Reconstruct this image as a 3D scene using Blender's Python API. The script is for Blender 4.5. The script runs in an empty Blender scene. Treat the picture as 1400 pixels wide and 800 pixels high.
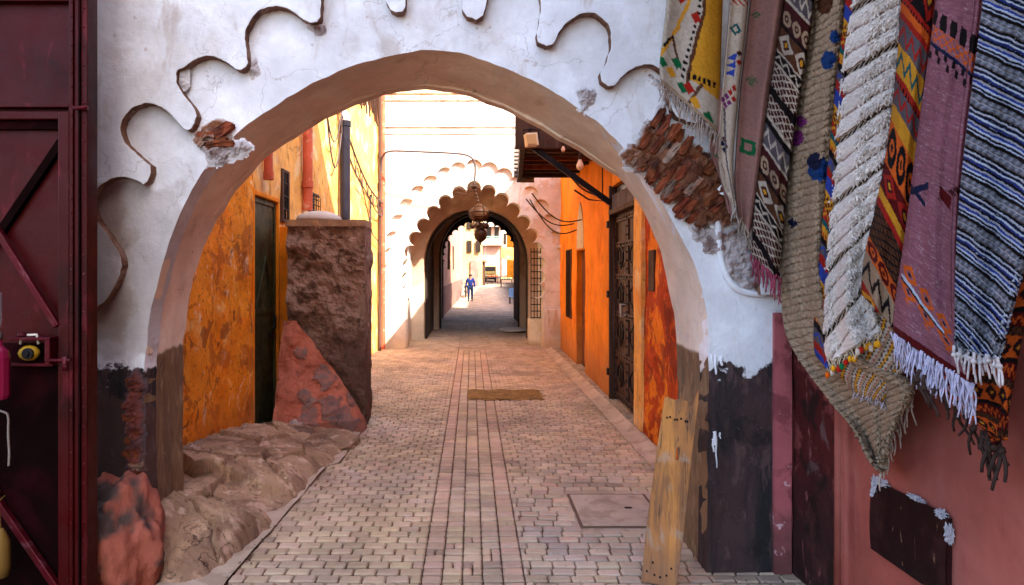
import bpy, bmesh, math, random
import numpy as np
from mathutils import Vector, Matrix, noise as mnoise
R = math.radians
rnd = random.Random(7)
scene = bpy.context.scene
COL = scene.collection
EYE = 1.65; F = 900.0; VX = 645.0; VY = 370.0
def U(px, py, D):            # a bearing and a distance turned into a point of the place
    return ((px-VX)/F*D, D, EYE+(VY-py)/F*D)
def lin(c):
    c = c/255.0
    return c/12.92 if c <= 0.04045 else ((c+0.055)/1.055)**2.4
def S(r, g, b, k=1.0): return (lin(r)*k, lin(g)*k, lin(b)*k)
def N3(x, y, z, s=1.0, o=0.0): return mnoise.noise(Vector((x*s+o, y*s+o*1.7, z*s-o)))
def F3(x, y, z, s=1.0, o=0.0, n=4):
    a = 0; k = 1.0; f = s
    for i in range(n):
        a += k*mnoise.noise(Vector((x*f+o+i*7.1, y*f-o, z*f+o*.3))); k *= .5; f *= 2.1
    return a
# ---------------------------------------------------------------- materials
class NT:
    def __init__(s, name):
        s.m = bpy.data.materials.new(name); s.m.use_nodes = True
        s.t = s.m.node_tree; s.n = s.t.nodes; s.l = s.t.links
        s.b = s.n['Principled BSDF']; s.geo = s.n.new('ShaderNodeNewGeometry')
        s.sep = s.n.new('ShaderNodeSeparateXYZ'); s.l.new(s.geo.outputs['Position'], s.sep.inputs[0])
    def mapping(s, sc, off=(0,0,0)):
        m = s.n.new('ShaderNodeMapping'); m.inputs['Scale'].default_value = sc; m.inputs['Location'].default_value = off
        s.l.new(s.geo.outputs['Position'], m.inputs['Vector']); return m.outputs[0]
    def noise(s, scale, detail=5, rough=.6, st=(1,1,1), off=(0,0,0), dist=0.0):
        t = s.n.new('ShaderNodeTexNoise'); t.inputs['Scale'].default_value = scale; t.inputs['Detail'].default_value = detail
        t.inputs['Roughness'].default_value = rough; t.inputs['Distortion'].default_value = dist
        s.l.new(s.mapping(st, off), t.inputs['Vector']); return t.outputs['Fac']
    def voro(s, scale, feat='F1', st=(1,1,1), off=(0,0,0)):
        t = s.n.new('ShaderNodeTexVoronoi'); t.feature = feat; t.inputs['Scale'].default_value = scale
        s.l.new(s.mapping(st, off), t.inputs['Vector']); return t.outputs['Distance']
    def mr(s, v, a, b, c=0.0, d=1.0):
        m = s.n.new('ShaderNodeMapRange'); m.interpolation_type = 'SMOOTHSTEP'
        m.inputs[1].default_value = a; m.inputs[2].default_value = b; m.inputs[3].default_value = c; m.inputs[4].default_value = d
        s.l.new(v, m.inputs[0]); return m.outputs[0]
    def math(s, op, a, b):
        m = s.n.new('ShaderNodeMath'); m.operation = op
        for i, v in enumerate((a, b)):
            if isinstance(v, (int, float)): m.inputs[i].default_value = v
            else: s.l.new(v, m.inputs[i])
        return m.outputs[0]
    def mix(s, f, a, b, mode='MIX'):
        m = s.n.new('ShaderNodeMix'); m.data_type = 'RGBA'; m.blend_type = mode
        for i, v in ((0, f), (6, a), (7, b)):
            if isinstance(v, (int, float)): m.inputs[i].default_value = v
            elif isinstance(v, tuple): m.inputs[i].default_value = (*v[:3], 1)
            else: s.l.new(v, m.inputs[i])
        return m.outputs[2]
    def bump(s, h, st, dist):
        b = s.n.new('ShaderNodeBump'); b.inputs['Strength'].default_value = st; b.inputs['Distance'].default_value = dist
        s.l.new(h, b.inputs['Height']); return b
def surf(name, base, layers=(), rough=.85, bumps=((12, .5, .01),), metal=0.0, attr=False, spec=.12):
    """base colour + layers: (kind, colour, args). kinds: n noise, s streak, v cracks, z height with noise, zx box"""
    g = NT(name); c = base
    if attr:
        a = g.n.new('ShaderNodeAttribute'); a.attribute_name = 'col'; c = a.outputs['Color']
    for i, L in enumerate(layers):
        k, colr, p = L[0], L[1], L[2]
        if callable(colr): colr = colr(g)
        off = (i*3.7, i*1.3, i*5.1)
        if k == 'n':      # scale, lo, hi, amount
            f = g.mr(g.noise(p[0], 7, .62, off=off, dist=.4), p[1], p[2], 0, p[3])
        elif k == 's':
            f = g.mr(g.noise(p[0], 6, .6, st=(1, 1, .30), off=off, dist=.8), p[1], p[2], 0, p[3])
        elif k == 'w':    # wood grain along z
            f = g.mr(g.noise(p[0], 5, .6, st=(1, 1, .05), off=off, dist=.6), p[1], p[2], 0, p[3])
        elif k == 'v':
            d = g.n.new('ShaderNodeTexVoronoi'); d.feature = 'DISTANCE_TO_EDGE'; d.inputs['Scale'].default_value = p[0]
            w = g.n.new('ShaderNodeVectorMath'); w.operation = 'ADD'
            nn = g.n.new('ShaderNodeTexNoise'); nn.inputs['Scale'].default_value = p[0]*2; nn.inputs['Detail'].default_value = 5
            g.l.new(g.geo.outputs['Position'], nn.inputs['Vector'])
            sc = g.n.new('ShaderNodeVectorMath'); sc.operation = 'SCALE'; sc.inputs['Scale'].default_value = .5
            g.l.new(nn.outputs['Color'], sc.inputs[0])
            g.l.new(g.mapping((1, 1, 1), off), w.inputs[0]); g.l.new(sc.outputs[0], w.inputs[1]); g.l.new(w.outputs[0], d.inputs['Vector'])
            f = g.mr(d.outputs['Distance'], 0, p[1], p[3], 0)
            f = g.math('MULTIPLY', f, g.mr(g.noise(p[0]*.7, 2, off=(9, 9, 9)), .45, .6))
        elif k == 'z':    # z_full, z_none, wobble, noise scale, amount : covers below
            zz = g.math('ADD', g.sep.outputs[2], g.math('MULTIPLY', g.math('SUBTRACT', g.noise(p[3], 6, .6, off=off), .5), p[2]))
            f = g.mr(zz, p[0], p[1], p[4], 0)
        elif k == 'x':    # covers where x > a (to b), wobble
            zz = g.math('ADD', g.sep.outputs[0], g.math('MULTIPLY', g.math('SUBTRACT', g.noise(p[3], 6, .6, off=off), .5), p[2]))
            f = g.mr(zz, p[0], p[1], 0, p[4])
        elif k == 'xz':   # box-ish zone: x0,x1,z0,z1,wobble,scale,amount
            w = g.math('MULTIPLY', g.math('SUBTRACT', g.noise(p[5], 6, .6, off=off), .5), p[4])
            xx = g.math('ADD', g.sep.outputs[0], w); zz = g.math('ADD', g.sep.outputs[2], w)
            e = .03
            f = g.math('MULTIPLY', g.mr(xx, p[0]-e, p[0]+e), g.mr(xx, p[1]-e, p[1]+e, 1, 0))
            f = g.math('MULTIPLY', f, g.math('MULTIPLY', g.mr(zz, p[2]-e, p[2]+e), g.mr(zz, p[3]-e, p[3]+e, 1, 0)))
            f = g.math('MULTIPLY', f, p[6])
        c = g.mix(f, c, colr)
    # fine value variation
    vv = g.mr(g.noise(2.3, 8, .65, off=(4, 4, 4)), .25, .75, .78, 1.12)
    cv = g.n.new('ShaderNodeVectorMath'); cv.operation = 'SCALE'
    if isinstance(c, tuple): cv.inputs[0].default_value = c
    else: g.l.new(c, cv.inputs[0])
    g.l.new(vv, cv.inputs['Scale']); g.l.new(cv.outputs[0], g.b.inputs['Base Color'])
    rr = g.mr(g.noise(9, 5, off=(2, 2, 8)), .3, .7, max(0, rough-.12), min(1, rough+.1)); g.l.new(rr, g.b.inputs['Roughness'])
    g.b.inputs['Metallic'].default_value = metal; g.b.inputs['Specular IOR Level'].default_value = spec
    prev = None
    for (sc, st, di) in bumps:
        b = g.bump(g.noise(sc, 8, .65, off=(sc, 0, 1)), st, di)
        if prev: g.l.new(prev.outputs[0], b.inputs['Normal'])
        prev = b
    if prev: g.l.new(prev.outputs[0], g.b.inputs['Normal'])
    return g.m
def plain(name, c, rough=.5, metal=0.0, emit=0):
    m = surf(name, c, (), rough, ((60, .15, .002),), metal)
    if emit:
        b = m.node_tree.nodes['Principled BSDF']; b.inputs['Emission Color'].default_value = (*c, 1); b.inputs['Emission Strength'].default_value = emit
    return m
# ---------------------------------------------------------------- mesh builder
class MB:
    def __init__(s): s.v = []; s.f = []; s.c = []; s.hasc = False
    def add(s, vs, fs, col=None):
        o = len(s.v); s.v += [tuple(p) for p in vs]; s.f += [tuple(i+o for i in f) for f in fs]
        s.c += [col or (.5, .5, .5)]*len(vs)
        if col: s.hasc = True
        return s
    def box(s, x0, x1, y0, y1, z0, z1, col=None):
        return s.add([(x0,y0,z0),(x1,y0,z0),(x1,y1,z0),(x0,y1,z0),(x0,y0,z1),(x1,y0,z1),(x1,y1,z1),(x0,y1,z1)],
                     [(0,3,2,1),(4,5,6,7),(0,1,5,4),(1,2,6,5),(2,3,7,6),(3,0,4,7)], col)
    def obox(s, c, size, M, col=None):
        vs = []
        for z in (-.5, .5):
            for x, y in ((-.5,-.5),(.5,-.5),(.5,.5),(-.5,.5)):
                vs.append(Vector(c)+M@Vector((x*size[0], y*size[1], z*size[2])))
        return s.add(vs, [(0,3,2,1),(4,5,6,7),(0,1,5,4),(1,2,6,5),(2,3,7,6),(3,0,4,7)], col)
    def bar(s, a, b, w, t, up=(0, 1, 0), col=None):     # beam between two points; w across, t along `up`
        a = Vector(a); b = Vector(b); d = (b-a); L = d.length; z = d.normalized(); u = Vector(up)
        x = u.cross(z).normalized(); y = z.cross(x)
        M = Matrix((x, y, z)).transposed()
        return s.obox((a+b)/2, (w, t, L), M, col)
    def tube(s, path, r, n=8, col=None, caps=True):
        P = [Vector(p) for p in path]; rs = r if isinstance(r, (list, tuple)) else [r]*len(P)
        vs = []; fs = []; t0 = (P[1]-P[0]).normalized(); ref = Vector((0, 0, 1)) if abs(t0.z) < .9 else Vector((1, 0, 0))
        nx = t0.cross(ref).normalized()
        for i, p in enumerate(P):
            t = (P[min(i+1, len(P)-1)]-P[max(i-1, 0)]).normalized()
            nx = (nx-t*nx.dot(t)).normalized(); ny = t.cross(nx)
            for k in range(n):
                a = 2*math.pi*k/n; vs.append(p+(nx*math.cos(a)+ny*math.sin(a))*rs[i])
        for i in range(len(P)-1):
            for k in range(n):
                fs.append((i*n+k, i*n+(k+1) % n, (i+1)*n+(k+1) % n, (i+1)*n+k))
        if caps: fs.append(tuple(range(n-1, -1, -1))); fs.append(tuple((len(P)-1)*n+k for k in range(n)))
        return s.add(vs, fs, col)
    def lathe(s, prof, c, n=20, col=None):
        vs = []; fs = []
        for r, z in prof:
            for k in range(n):
                a = 2*math.pi*k/n; vs.append((c[0]+r*math.cos(a), c[1]+r*math.sin(a), c[2]+z))
        for i in range(len(prof)-1):
            for k in range(n): fs.append((i*n+k, i*n+(k+1) % n, (i+1)*n+(k+1) % n, (i+1)*n+k))
        fs.append(tuple(range(n-1, -1, -1))); fs.append(tuple((len(prof)-1)*n+k for k in range(n)))
        return s.add(vs, fs, col)
    def lump(s, c, rad, seed=0, amp=.25, sub=3, freq=1.6, col=None, flat=None):
        bm = bmesh.new(); bmesh.ops.create_icosphere(bm, subdivisions=sub, radius=1)
        vs = []
        for v in bm.verts:
            k = 1+amp*F3(v.co.x, v.co.y, v.co.z, freq, seed, 4)
            k += .05*amp*F3(v.co.x, v.co.y, v.co.z, freq*7, seed+2, 3)*(sub > 3)*4
            vs.append((c[0]+v.co.x*rad[0]*k, c[1]+v.co.y*rad[1]*k, max(c[2]+v.co.z*rad[2]*k, flat if flat is not None else -99)))
        fs = [tuple(v.index for v in f.verts) for f in bm.faces]; bm.free()
        return s.add(vs, fs, col)
    def grid(s, pts, col=None, cols=None):
        nr = len(pts); nc = len(pts[0]); o = len(s.v)
        for r in range(nr):
            for k in range(nc):
                s.v.append(tuple(pts[r][k])); s.c.append(cols[r][k] if cols else (col or (.5, .5, .5)))
        if cols or col: s.hasc = True
        for r in range(nr-1):
            for k in range(nc-1):
                a = o+r*nc+k; s.f.append((a, a+1, a+nc+1, a+nc))
        return s
    def slab(s, p0, p1, z0, z1, th, amp=.012, step=.09, side=1, sc=1.4, seed=0, zs=None):
        """wall segment p0->p1 on the ground; its uneven face looks to the left of p0->p1 when side=1"""
        a = Vector((*p0, 0)); b = Vector((*p1, 0)); d = b-a; L = d.length; d.normalize()
        n = Vector((-d.y, d.x, 0))*side
        nu = max(2, int(L/step)); nv = max(2, int((z1-z0)/(zs or step)))
        o = len(s.v); W = nu+1
        for j in range(nv+1):
            for i in range(nu+1):
                p = a+d*(L*i/nu); z = z0+(z1-z0)*j/nv
                h = amp*F3(p.x, p.y, z, sc, seed, 5)
                q = p+n*h; s.v.append((q.x, q.y, z)); s.c.append((.5, .5, .5))
        flip = side < 0
        def F_(*t): s.f.append(tuple(reversed(t)) if flip else t)
        for j in range(nv):
            for i in range(nu):
                k = o+j*W+i; F_(k, k+W, k+W+1, k+1)
        bo = len(s.v)
        for (i, j) in ((0, 0), (nu, 0), (nu, nv), (0, nv)):
            p = a+d*(L*i/nu)-n*th; s.v.append((p.x, p.y, z0+(z1-z0)*j/nv)); s.c.append((.5, .5, .5))
        F_(bo, bo+1, bo+2, bo+3)
        F_(*([bo+1, bo]+[o+i for i in range(nu+1)]))
        F_(*([bo+3, bo+2]+[o+nv*W+i for i in range(nu, -1, -1)]))
        F_(*([bo, bo+3]+[o+j*W for j in range(nv, -1, -1)]))
        F_(*([bo+2, bo+1]+[o+j*W+nu for j in range(nv+1)]))
        return s
WL = {}
def _obj(mb, name, mat, bevel=0, smooth=False, origin=(0,0,0)):
    me = bpy.data.meshes.new(name)
    ox, oy, oz = origin
    me.from_pydata([(x-ox, y-oy, z-oz) for x, y, z in mb.v], [], mb.f)
    if mb.hasc:
        at = me.color_attributes.new('col', 'FLOAT_COLOR', 'POINT')
        arr = np.ones((len(mb.v), 4), dtype=np.float32); arr[:, :3] = np.array(mb.c, dtype=np.float32)
        at.data.foreach_set('color', arr.ravel())
    if isinstance(mat, (list, tuple)):
        for m in mat: me.materials.append(m)
    else: me.materials.append(mat)
    if smooth: me.polygons.foreach_set('use_smooth', [True]*len(me.polygons))
    me.update()
    o = bpy.data.objects.new(name, me); COL.objects.link(o)
    if bevel:
        b = o.modifiers.new('bevel', 'BEVEL'); b.width = bevel; b.segments = 2; b.limit_method = 'ANGLE'; b.angle_limit = R(40); b.harden_normals = False
    return o
def tag(o, label=None, cat=None, group=None, kind=None):
    if label: o['label'] = label
    if cat: o['category'] = cat
    if group: o['group'] = group
    if kind: o['kind'] = kind
    return o
def thing(name, label, cat, loc=(0,0,0), group=None):
    o = bpy.data.objects.new(name, None); COL.objects.link(o); o.location = loc; o.empty_display_size = .1
    WL[o] = Vector(loc); return tag(o, label, cat, group)
def part(parent, mb, name, mat, bevel=0, smooth=False, label=None):
    w = WL[parent]; o = _obj(mb, name, mat, bevel, smooth, w); o.parent = parent; WL[o] = w
    if label: o['label'] = label
    return o
def single(mb, name, mat, label, cat, loc=None, group=None, bevel=0, smooth=False):
    if loc is None:
        a = np.array(mb.v); loc = (float(a[:,0].mean()), float(a[:,1].mean()), float(a[:,2].min()))
    o = _obj(mb, name, mat, bevel, smooth, loc); o.location = loc; WL[o] = Vector(loc); return tag(o, label, cat, group)
def struct(mb, name, mat, smooth=False, bevel=0, kind='structure'):
    o = _obj(mb, name, mat, bevel, smooth); o['kind'] = kind; return o
def plate(loops, y0, y1, bevel=0.0):
    """closed 2-D loops (x,z), first the outline then holes -> solid MB between depths y0 and y1"""
    cu = bpy.data.curves.new('t', 'CURVE'); cu.dimensions = '2D'; cu.fill_mode = 'BOTH'
    th = abs(y1-y0); cu.extrude = max(th/2-bevel, 0.0005); cu.bevel_depth = bevel; cu.bevel_resolution = 2
    cu.offset = -bevel
    for lp in loops:
        sp = cu.splines.new('POLY'); sp.points.add(len(lp)-1)
        for i, (x, z) in enumerate(lp): sp.points[i].co = (x, z, 0, 1)
        sp.use_cyclic_u = True
    ob = bpy.data.objects.new('t', cu); COL.objects.link(ob)
    dg = bpy.context.evaluated_depsgraph_get(); me = bpy.data.meshes.new_from_object(ob.evaluated_get(dg))
    mb = MB(); ym = (y0+y1)/2
    mb.add([(v.co.x, ym-v.co.z, v.co.y) for v in me.vertices], [tuple(p.vertices) for p in me.polygons])
    bpy.data.objects.remove(ob); bpy.data.curves.remove(cu); bpy.data.meshes.remove(me)
    return mb
def merge(*mbs):
    r = MB()
    for m in mbs:
        o = len(r.v); r.v += m.v; r.c += m.c; r.f += [tuple(i+o for i in f) for f in m.f]; r.hasc |= m.hasc
    return r
def dense(pts, step):
    out = []
    for i in range(len(pts)-1):
        a, b = pts[i], pts[i+1]; L = math.dist(a, b); n = max(1, int(L/step))
        for k in range(n): out.append(tuple(a[j]+(b[j]-a[j])*k/n for j in range(len(a))))
    out.append(tuple(pts[-1])); return out
def chaikin(pts, it=2, closed=False):
    for _ in range(it):
        q = [pts[0]] if not closed else []
        rng = range(len(pts)-1) if not closed else range(len(pts))
        for i in rng:
            a, b = pts[i], pts[(i+1) % len(pts)]
            q.append(tuple(.75*a[j]+.25*b[j] for j in range(len(a)))); q.append(tuple(.25*a[j]+.75*b[j] for j in range(len(a))))
        if not closed: q.append(pts[-1])
        pts = q
    return pts
def resample(pts, n):
    d = [0]
    for i in range(1, len(pts)): d.append(d[-1]+math.dist(pts[i-1], pts[i]))
    out = []
    j = 0
    for k in range(n):
        t = d[-1]*k/(n-1)
        while j < len(d)-2 and d[j+1] < t: j += 1
        u = (t-d[j])/max(1e-9, d[j+1]-d[j]); out.append(tuple(pts[j][c]+(pts[j+1][c]-pts[j][c])*u for c in range(len(pts[0]))))
    return out
def scallop(cs, r, inside, n=10):
    """outline of the union of round lobes centred on cs (open chain), bulging away from `inside`"""
    out = []
    for i, c in enumerate(cs):
        ax, az = c
        def cusp(o):
            mx, mz = (ax+o[0])/2, (az+o[1])/2; d = math.dist(c, o)
            h = math.sqrt(max(0, r*r-d*d/4)); nx, nz = -(o[1]-az)/d, (o[0]-ax)/d
            if (mx-inside[0])*nx+(mz-inside[1])*nz < 0: nx, nz = -nx, -nz
            return (mx+nx*h, mz+nz*h)
        p = cusp(cs[i-1]) if i else None; q = cusp(cs[i+1]) if i < len(cs)-1 else None
        dx, dz = ax-inside[0], az-inside[1]; mid = math.atan2(dz, dx)
        def rel(pt): 
            a = math.atan2(pt[1]-az, pt[0]-ax)-mid
            return (a+math.pi) % (2*math.pi)-math.pi
        a1 = rel(q) if q else (-rel(p)); a0 = rel(p) if p else (-rel(q))
        for k in range(n+1):
            a = mid+a0+(a1-a0)*k/n; out.append((ax+r*math.cos(a), az+r*math.sin(a)))
    return out
def inpoly(x, y, poly):
    c = False; n = len(poly)
    for i in range(n):
        x1, y1 = poly[i]; x2, y2 = poly[i-1]
        if (y1 > y) != (y2 > y) and x < (x2-x1)*(y-y1)/(y2-y1)+x1: c = not c
    return c
def pdist(x, y, poly):
    best = 1e9
    for i in range(len(poly)):
        x1, y1 = poly[i-1]; x2, y2 = poly[i]; dx, dy = x2-x1, y2-y1
        t = max(0, min(1, ((x-x1)*dx+(y-y1)*dy)/(dx*dx+dy*dy+1e-12))); best = min(best, math.hypot(x-x1-t*dx, y-y1-t*dy))
    return best
def patch(poly, y, amp, step, colf, seed=0, sc=9.0, rim=.04, mb=None, ragged=.03):
    """rough crumbly area standing a little proud of a wall facing -y: poly in (x,z)"""
    mb = mb or MB(); mb.hasc = True
    xs = [p[0] for p in poly]; zs = [p[1] for p in poly]
    nx = int((max(xs)-min(xs)+.08)/step)+1; nz = int((max(zs)-min(zs)+.08)/step)+1; idx = {}
    for j in range(nz):
        for i in range(nx):
            x = min(xs)-.04+i*step; z = min(zs)-.04+j*step
            d = pdist(x, z, poly)*(1 if inpoly(x, z, poly) else -1)+ragged*F3(x, y, z, 14, seed+3, 3)
            if d < -step*1.2: continue
            k = max(0, min(1, d/rim)); k = k*k*(3-2*k)
            h = amp*k*(.35+.8*abs(F3(x, 0, z, sc, seed, 4))+.25*F3(x, 0, z, sc*3, seed+5, 3))
            idx[i, j] = len(mb.v); mb.v.append((x, y+.006-h-.004*k, z)); mb.c.append(colf(x, z, h/amp, k))
    for (i, j), a in list(idx.items()):
        if (i+1, j) in idx and (i, j+1) in idx and (i+1, j+1) in idx: mb.f.append((a, idx[i+1, j], idx[i+1, j+1], idx[i, j+1]))
    return mb
def mixc(a, b, t):
    t = max(0, min(1, t)); return tuple(a[i]+(b[i]-a[i])*t for i in range(3))
SUN_AZ, SUN_EL, SUN_E, SKY_E, EXPO, SHOP_H = 40, 40, 3.0, .14, 2.68, 9.5
# ---------------------------------------------------------------- palette
BRN = (.16, .075, .04); DK = (.03, .022, .02)
M = {}
WHITE = (.74, .75, .80)
def grime(g):
    a = g.mix(g.mr(g.noise(4, 8, .7, st=(1, 1, .22), off=(3, 3, 3), dist=1.0), .42, .62), (.006, .004, .005), (.045, .020, .019))
    a = g.mix(g.mr(g.noise(11, 8, .7, st=(1, 1, .35), off=(7, 3, 3), dist=.6), .52, .64, 0, .7), a, (.10, .052, .047))
    a = g.mix(g.mr(g.noise(3, 7, .7, off=(1, 8, 3)), .55, .66, 0, .8), a, (.004, .003, .003))
    return g.mix(g.mr(g.noise(40, 6, .7, off=(1, 8, 9)), .62, .70, 0, .5), a, (.26, .20, .19))
def grime2(g):
    a = g.mix(g.mr(g.noise(5, 8, .7, st=(1, 1, .22), off=(5, 3, 3), dist=1.0), .40, .62), (.20, .115, .055), (.10, .052, .028))
    return g.mix(g.mr(g.noise(16, 8, .7, st=(1, 1, .4), off=(7, 3, 3)), .54, .66, 0, .8), a, (.30, .19, .10))
M['front'] = surf('limewash_white', WHITE, [
    ('n', (.60, .56, .55), (1.6, .48, .66, .75)), ('s', (.52, .44, .38), (5, .56, .72, .5)), ('n', (.84, .86, .92), (3.1, .5, .62, .6)),
    ('xz', (.40, .35, .33), (-2.2, -1.62, 1.2, 2.1, .5, 3, .55)),
    ('xz', (.36, .29, .24), (-2.5, -1.9, 1.25, 2.1, .45, 3, .6)),
    ('n', (.42, .30, .25), (14, .66, .72, .6)), ('s', (.40, .30, .24), (3, .58, .66, .5)), ('v', (.30, .24, .22), (2.2, .012, 0, .5)),
    ('z', grime, (1.09, 1.12, .50, 7, .98)), ('xz', (.10, .05, .045), (-9, 9, .1, 1.15, .6, 2.2, .0)), 
    ('xz', (.50, .17, .15), (-2.4, -1.88, .2, 1.3, .35, 2.6, .0)),
    ('xz', (.17, .035, .035), (1.66, 4, -.1, 1.12, .10, 3.5, .85)),
        ('xz', (.11, .06, .05), (-2.4, -1.6, .45, .95, .5, 7, .6)),
    ], .8, ((3, .35, .03), (22, .6, .012), (90, .35, .003)))
M['soffit'] = surf('soffit_plaster', (.78, .60, .45), [
    ('n', (.84, .72, .58), (2.2, .48, .62, .7)), ('n', (.44, .24, .15), (4, .57, .72, .5)), ('n', (.12, .06, .04), (17, .68, .73, .8)),
    ('z', grime2, (1.17, 1.20, .10, 7, .95)), ('v', (.15, .08, .05), (1.9, .008, 0, .8)),
    ('xz', (.62, .58, .55), (.9, 3, 1.2, 2.4, .2, 4, .6))],
    .85, ((4, .3, .02), (30, .5, .008), (110, .3, .002)))
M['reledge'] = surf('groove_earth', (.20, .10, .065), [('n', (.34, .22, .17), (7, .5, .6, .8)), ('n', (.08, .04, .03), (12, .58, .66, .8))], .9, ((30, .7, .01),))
ORB = [('n', (.76, .20, .008), (1.3, .45, .62, .8)), ('n', (.88, .46, .12), (2.4, .53, .66, .8)), ('n', (.86, .62, .40), (5, .60, .68, .7)), ('n', (.46, .12, .015), (2.6, .545, .575, .7)), ('n', (.22, .06, .02), (4.3, .59, .62, .65)),
       ('n', (.13, .04, .012), (7, .63, .69, .8)), ('n', (.80, .62, .36), (11, .66, .71, .8)), ('v', (.09, .03, .01), (1.5, .012, 0, .8)),
       ('z', (.42, .12, .02), (.1, .7, .7, 3, .6)), ('n', (.30, .10, .02), (19, .57, .66, .7))]
M['orange'] = surf('ochre_orange_plaster', (.86, .29, .018), ORB, .85, ((3, .5, .03), (20, .8, .014), (80, .4, .004)))
M['yellow'] = surf('ochre_yellow_plaster', (.82, .42, .11), [
    ('n', (.78, .30, .06), (1.2, .48, .62, .7)), ('n', (.84, .60, .32), (2.7, .52, .62, .75)), ('n', (.62, .30, .12), (5.5, .55, .60, .5)), ('s', (.36, .14, .03), (8, .57, .68, .7)),
    ('n', (.24, .11, .04), (9, .63, .69, .7)), ('v', (.2, .08, .02), (1.4, .01, 0, .7))], .88, ((4, .4, .02), (24, .6, .01)))
M['orange_smooth'] = surf('bright_orange_plaster', (.80, .25, .012), [
    ('n', (.66, .15, .008), (1.5, .5, .66, .7)), ('s', (.36, .12, .03), (7, .58, .7, .6)), ('z', (.36, .15, .06), (.1, 1.0, .8, 3, .75)),
    ('n', (.25, .09, .03), (12, .63, .7, .6))], .85, ((4, .35, .02), (26, .5, .008)))
M['redorange'] = surf('peeling_red_paint', (.42, .05, .008), [
    ('n', (.80, .22, .012), (2.6, .50, .56, .95)), ('n', (.20, .025, .01), (3.4, .50, .58, .8)), ('n', (.62, .08, .01), (9, .56, .6, .8)), ('s', (.75, .33, .10), (9, .60, .66, .6))],
    .8, ((5, .5, .02), (25, .6, .01)))
M['door_metal'] = surf('dark_green_sheet_door', (.045, .045, .02), [('n', (.11, .10, .045), (2, .5, .7, .7)), ('z', (.10, .10, .05), (3.5, 1.5, .3, 3, 0.0)), ('s', (.015, .012, .01), (8, .5, .6, .8))], .45, ((10, .3, .01),), .2)
M['carved_door'] = surf('studded_cedar_door', (.045, .022, .018), [('w', (.12, .055, .045), (18, .5, .65, .7)), ('n', (.015, .01, .01), (10, .55, .65, .8))], .5, ((40, .5, .004),))
M['black_iron'] = plain('black_iron', (.014, .012, .014), .5, .4)
M['brown_wood'] = surf('dark_brown_timber', (.06, .03, .02), [('w', (.13, .07, .05), (20, .5, .65, .7))], .7, ((40, .5, .004),))
M['redpipe'] = surf('brick_red_pipe', (.50, .10, .05), [('n', (.60, .30, .20), (9, .55, .65, .7)), ('s', (.2, .05, .03), (10, .57, .68, .7))], .6)
M['blackpipe'] = surf('charcoal_pipe', (.012, .010, .016), [('n', (.04, .03, .03), (7, .58, .7, .5))], .4)
M['mud'] = surf('rough_mud_render', (.29, .18, .135), [
    ('n', (.38, .26, .20), (3, .5, .62, .7)), ('n', (.09, .05, .035), (9, .5, .62, .85)), ('z', (.085, .042, .030), (.4, 1.5, .8, 3, .85))], .95, ((9, .9, .05), (28, .8, .02)))
M['cap'] = surf('pale_cement_cap', (.55, .48, .42), [('n', (.3, .24, .2), (8, .55, .66, .7))], .85, ((20, .5, .01),))
M['rubble'] = surf('pink_rubble', (.5, .5, .5), [('n', (.16, .08, .06), (9, .62, .70, .6))], .9, ((14, .8, .02), (50, .5, .005)), attr=True)
M['rock'] = surf('worn_sandstone_ledge', (.5, .5, .5), [
    ('n', (.62, .46, .34), (9, .58, .66, .6)), ('n', (.15, .075, .04), (19, .58, .66, .7)), ('n', (.20, .11, .07), (2.6, .50, .60, .75)), ('n', (.60, .40, .28), (5, .55, .66, .7)), ('n', (.12, .06, .035), (11, .60, .68, .7)), ('v', (.05, .028, .02), (2.6, .02, 0, .9))],
    .9, ((6, .8, .03), (24, .8, .012), (80, .4, .004)), attr=True)
M['facade'] = surf('gatehouse_limewash', (.72, .69, .65), [
    ('n', (.56, .48, .40), (1.1, .50, .66, .7)), ('s', (.46, .27, .15), (5, .56, .68, .7)), ('v', (.3, .2, .14), (1.3, .012, 0, .8)), ('z', (.48, .38, .30), (.1, 1.2, 1.0, 1.5, .7)),
    ('z', (.62, .40, .20), (.0, .35, .3, 4, .55)), ('n', (.62, .40, .22), (2.2, .54, .66, .5)), ('xz', (.52, .30, .15), (1.3, 3, 2.4, 3.5, 1.3, 4.5, .5)), ('n', (.34, .22, .15), (10, .66, .71, .6))], .88, ((3, .3, .03), (24, .5, .01)))
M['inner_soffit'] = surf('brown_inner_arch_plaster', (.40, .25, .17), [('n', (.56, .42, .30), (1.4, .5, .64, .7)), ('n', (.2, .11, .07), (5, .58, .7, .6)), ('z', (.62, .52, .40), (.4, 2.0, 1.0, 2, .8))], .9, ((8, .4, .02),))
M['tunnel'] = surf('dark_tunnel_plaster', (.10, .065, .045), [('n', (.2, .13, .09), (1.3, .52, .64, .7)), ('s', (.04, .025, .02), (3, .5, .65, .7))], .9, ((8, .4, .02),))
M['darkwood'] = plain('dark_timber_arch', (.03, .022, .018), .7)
M['gate'] = surf('maroon_gate_paint', (.038, .0008, .0014), [
    ('n', (.016, .0005, .001), (1.7, .48, .64, .8)), ('s', (.10, .008, .014), (9, .56, .68, .7)), ('n', (.03, .006, .006), (14, .63, .7, .7))], .42, ((5, .2, .02), (60, .3, .002)), .1, spec=.12)
M['gate_shade'] = surf('shade_painted_gate', (.004, .001, .001), [('n', (.016, .002, .003), (2, .5, .64, .8))], .85, ((5, .2, .02),), spec=.02)  # near-black maroon: the dimness of the lower gate is put into the colour
M['gate_edge'] = surf('rubbed_maroon_steel', (.065, .004, .008), [('n', (.16, .06, .08), (9, .55, .68, .7)), ('n', (.05, .01, .01), (6, .5, .6, .8))], .4, ((40, .3, .003),), .3)
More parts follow.
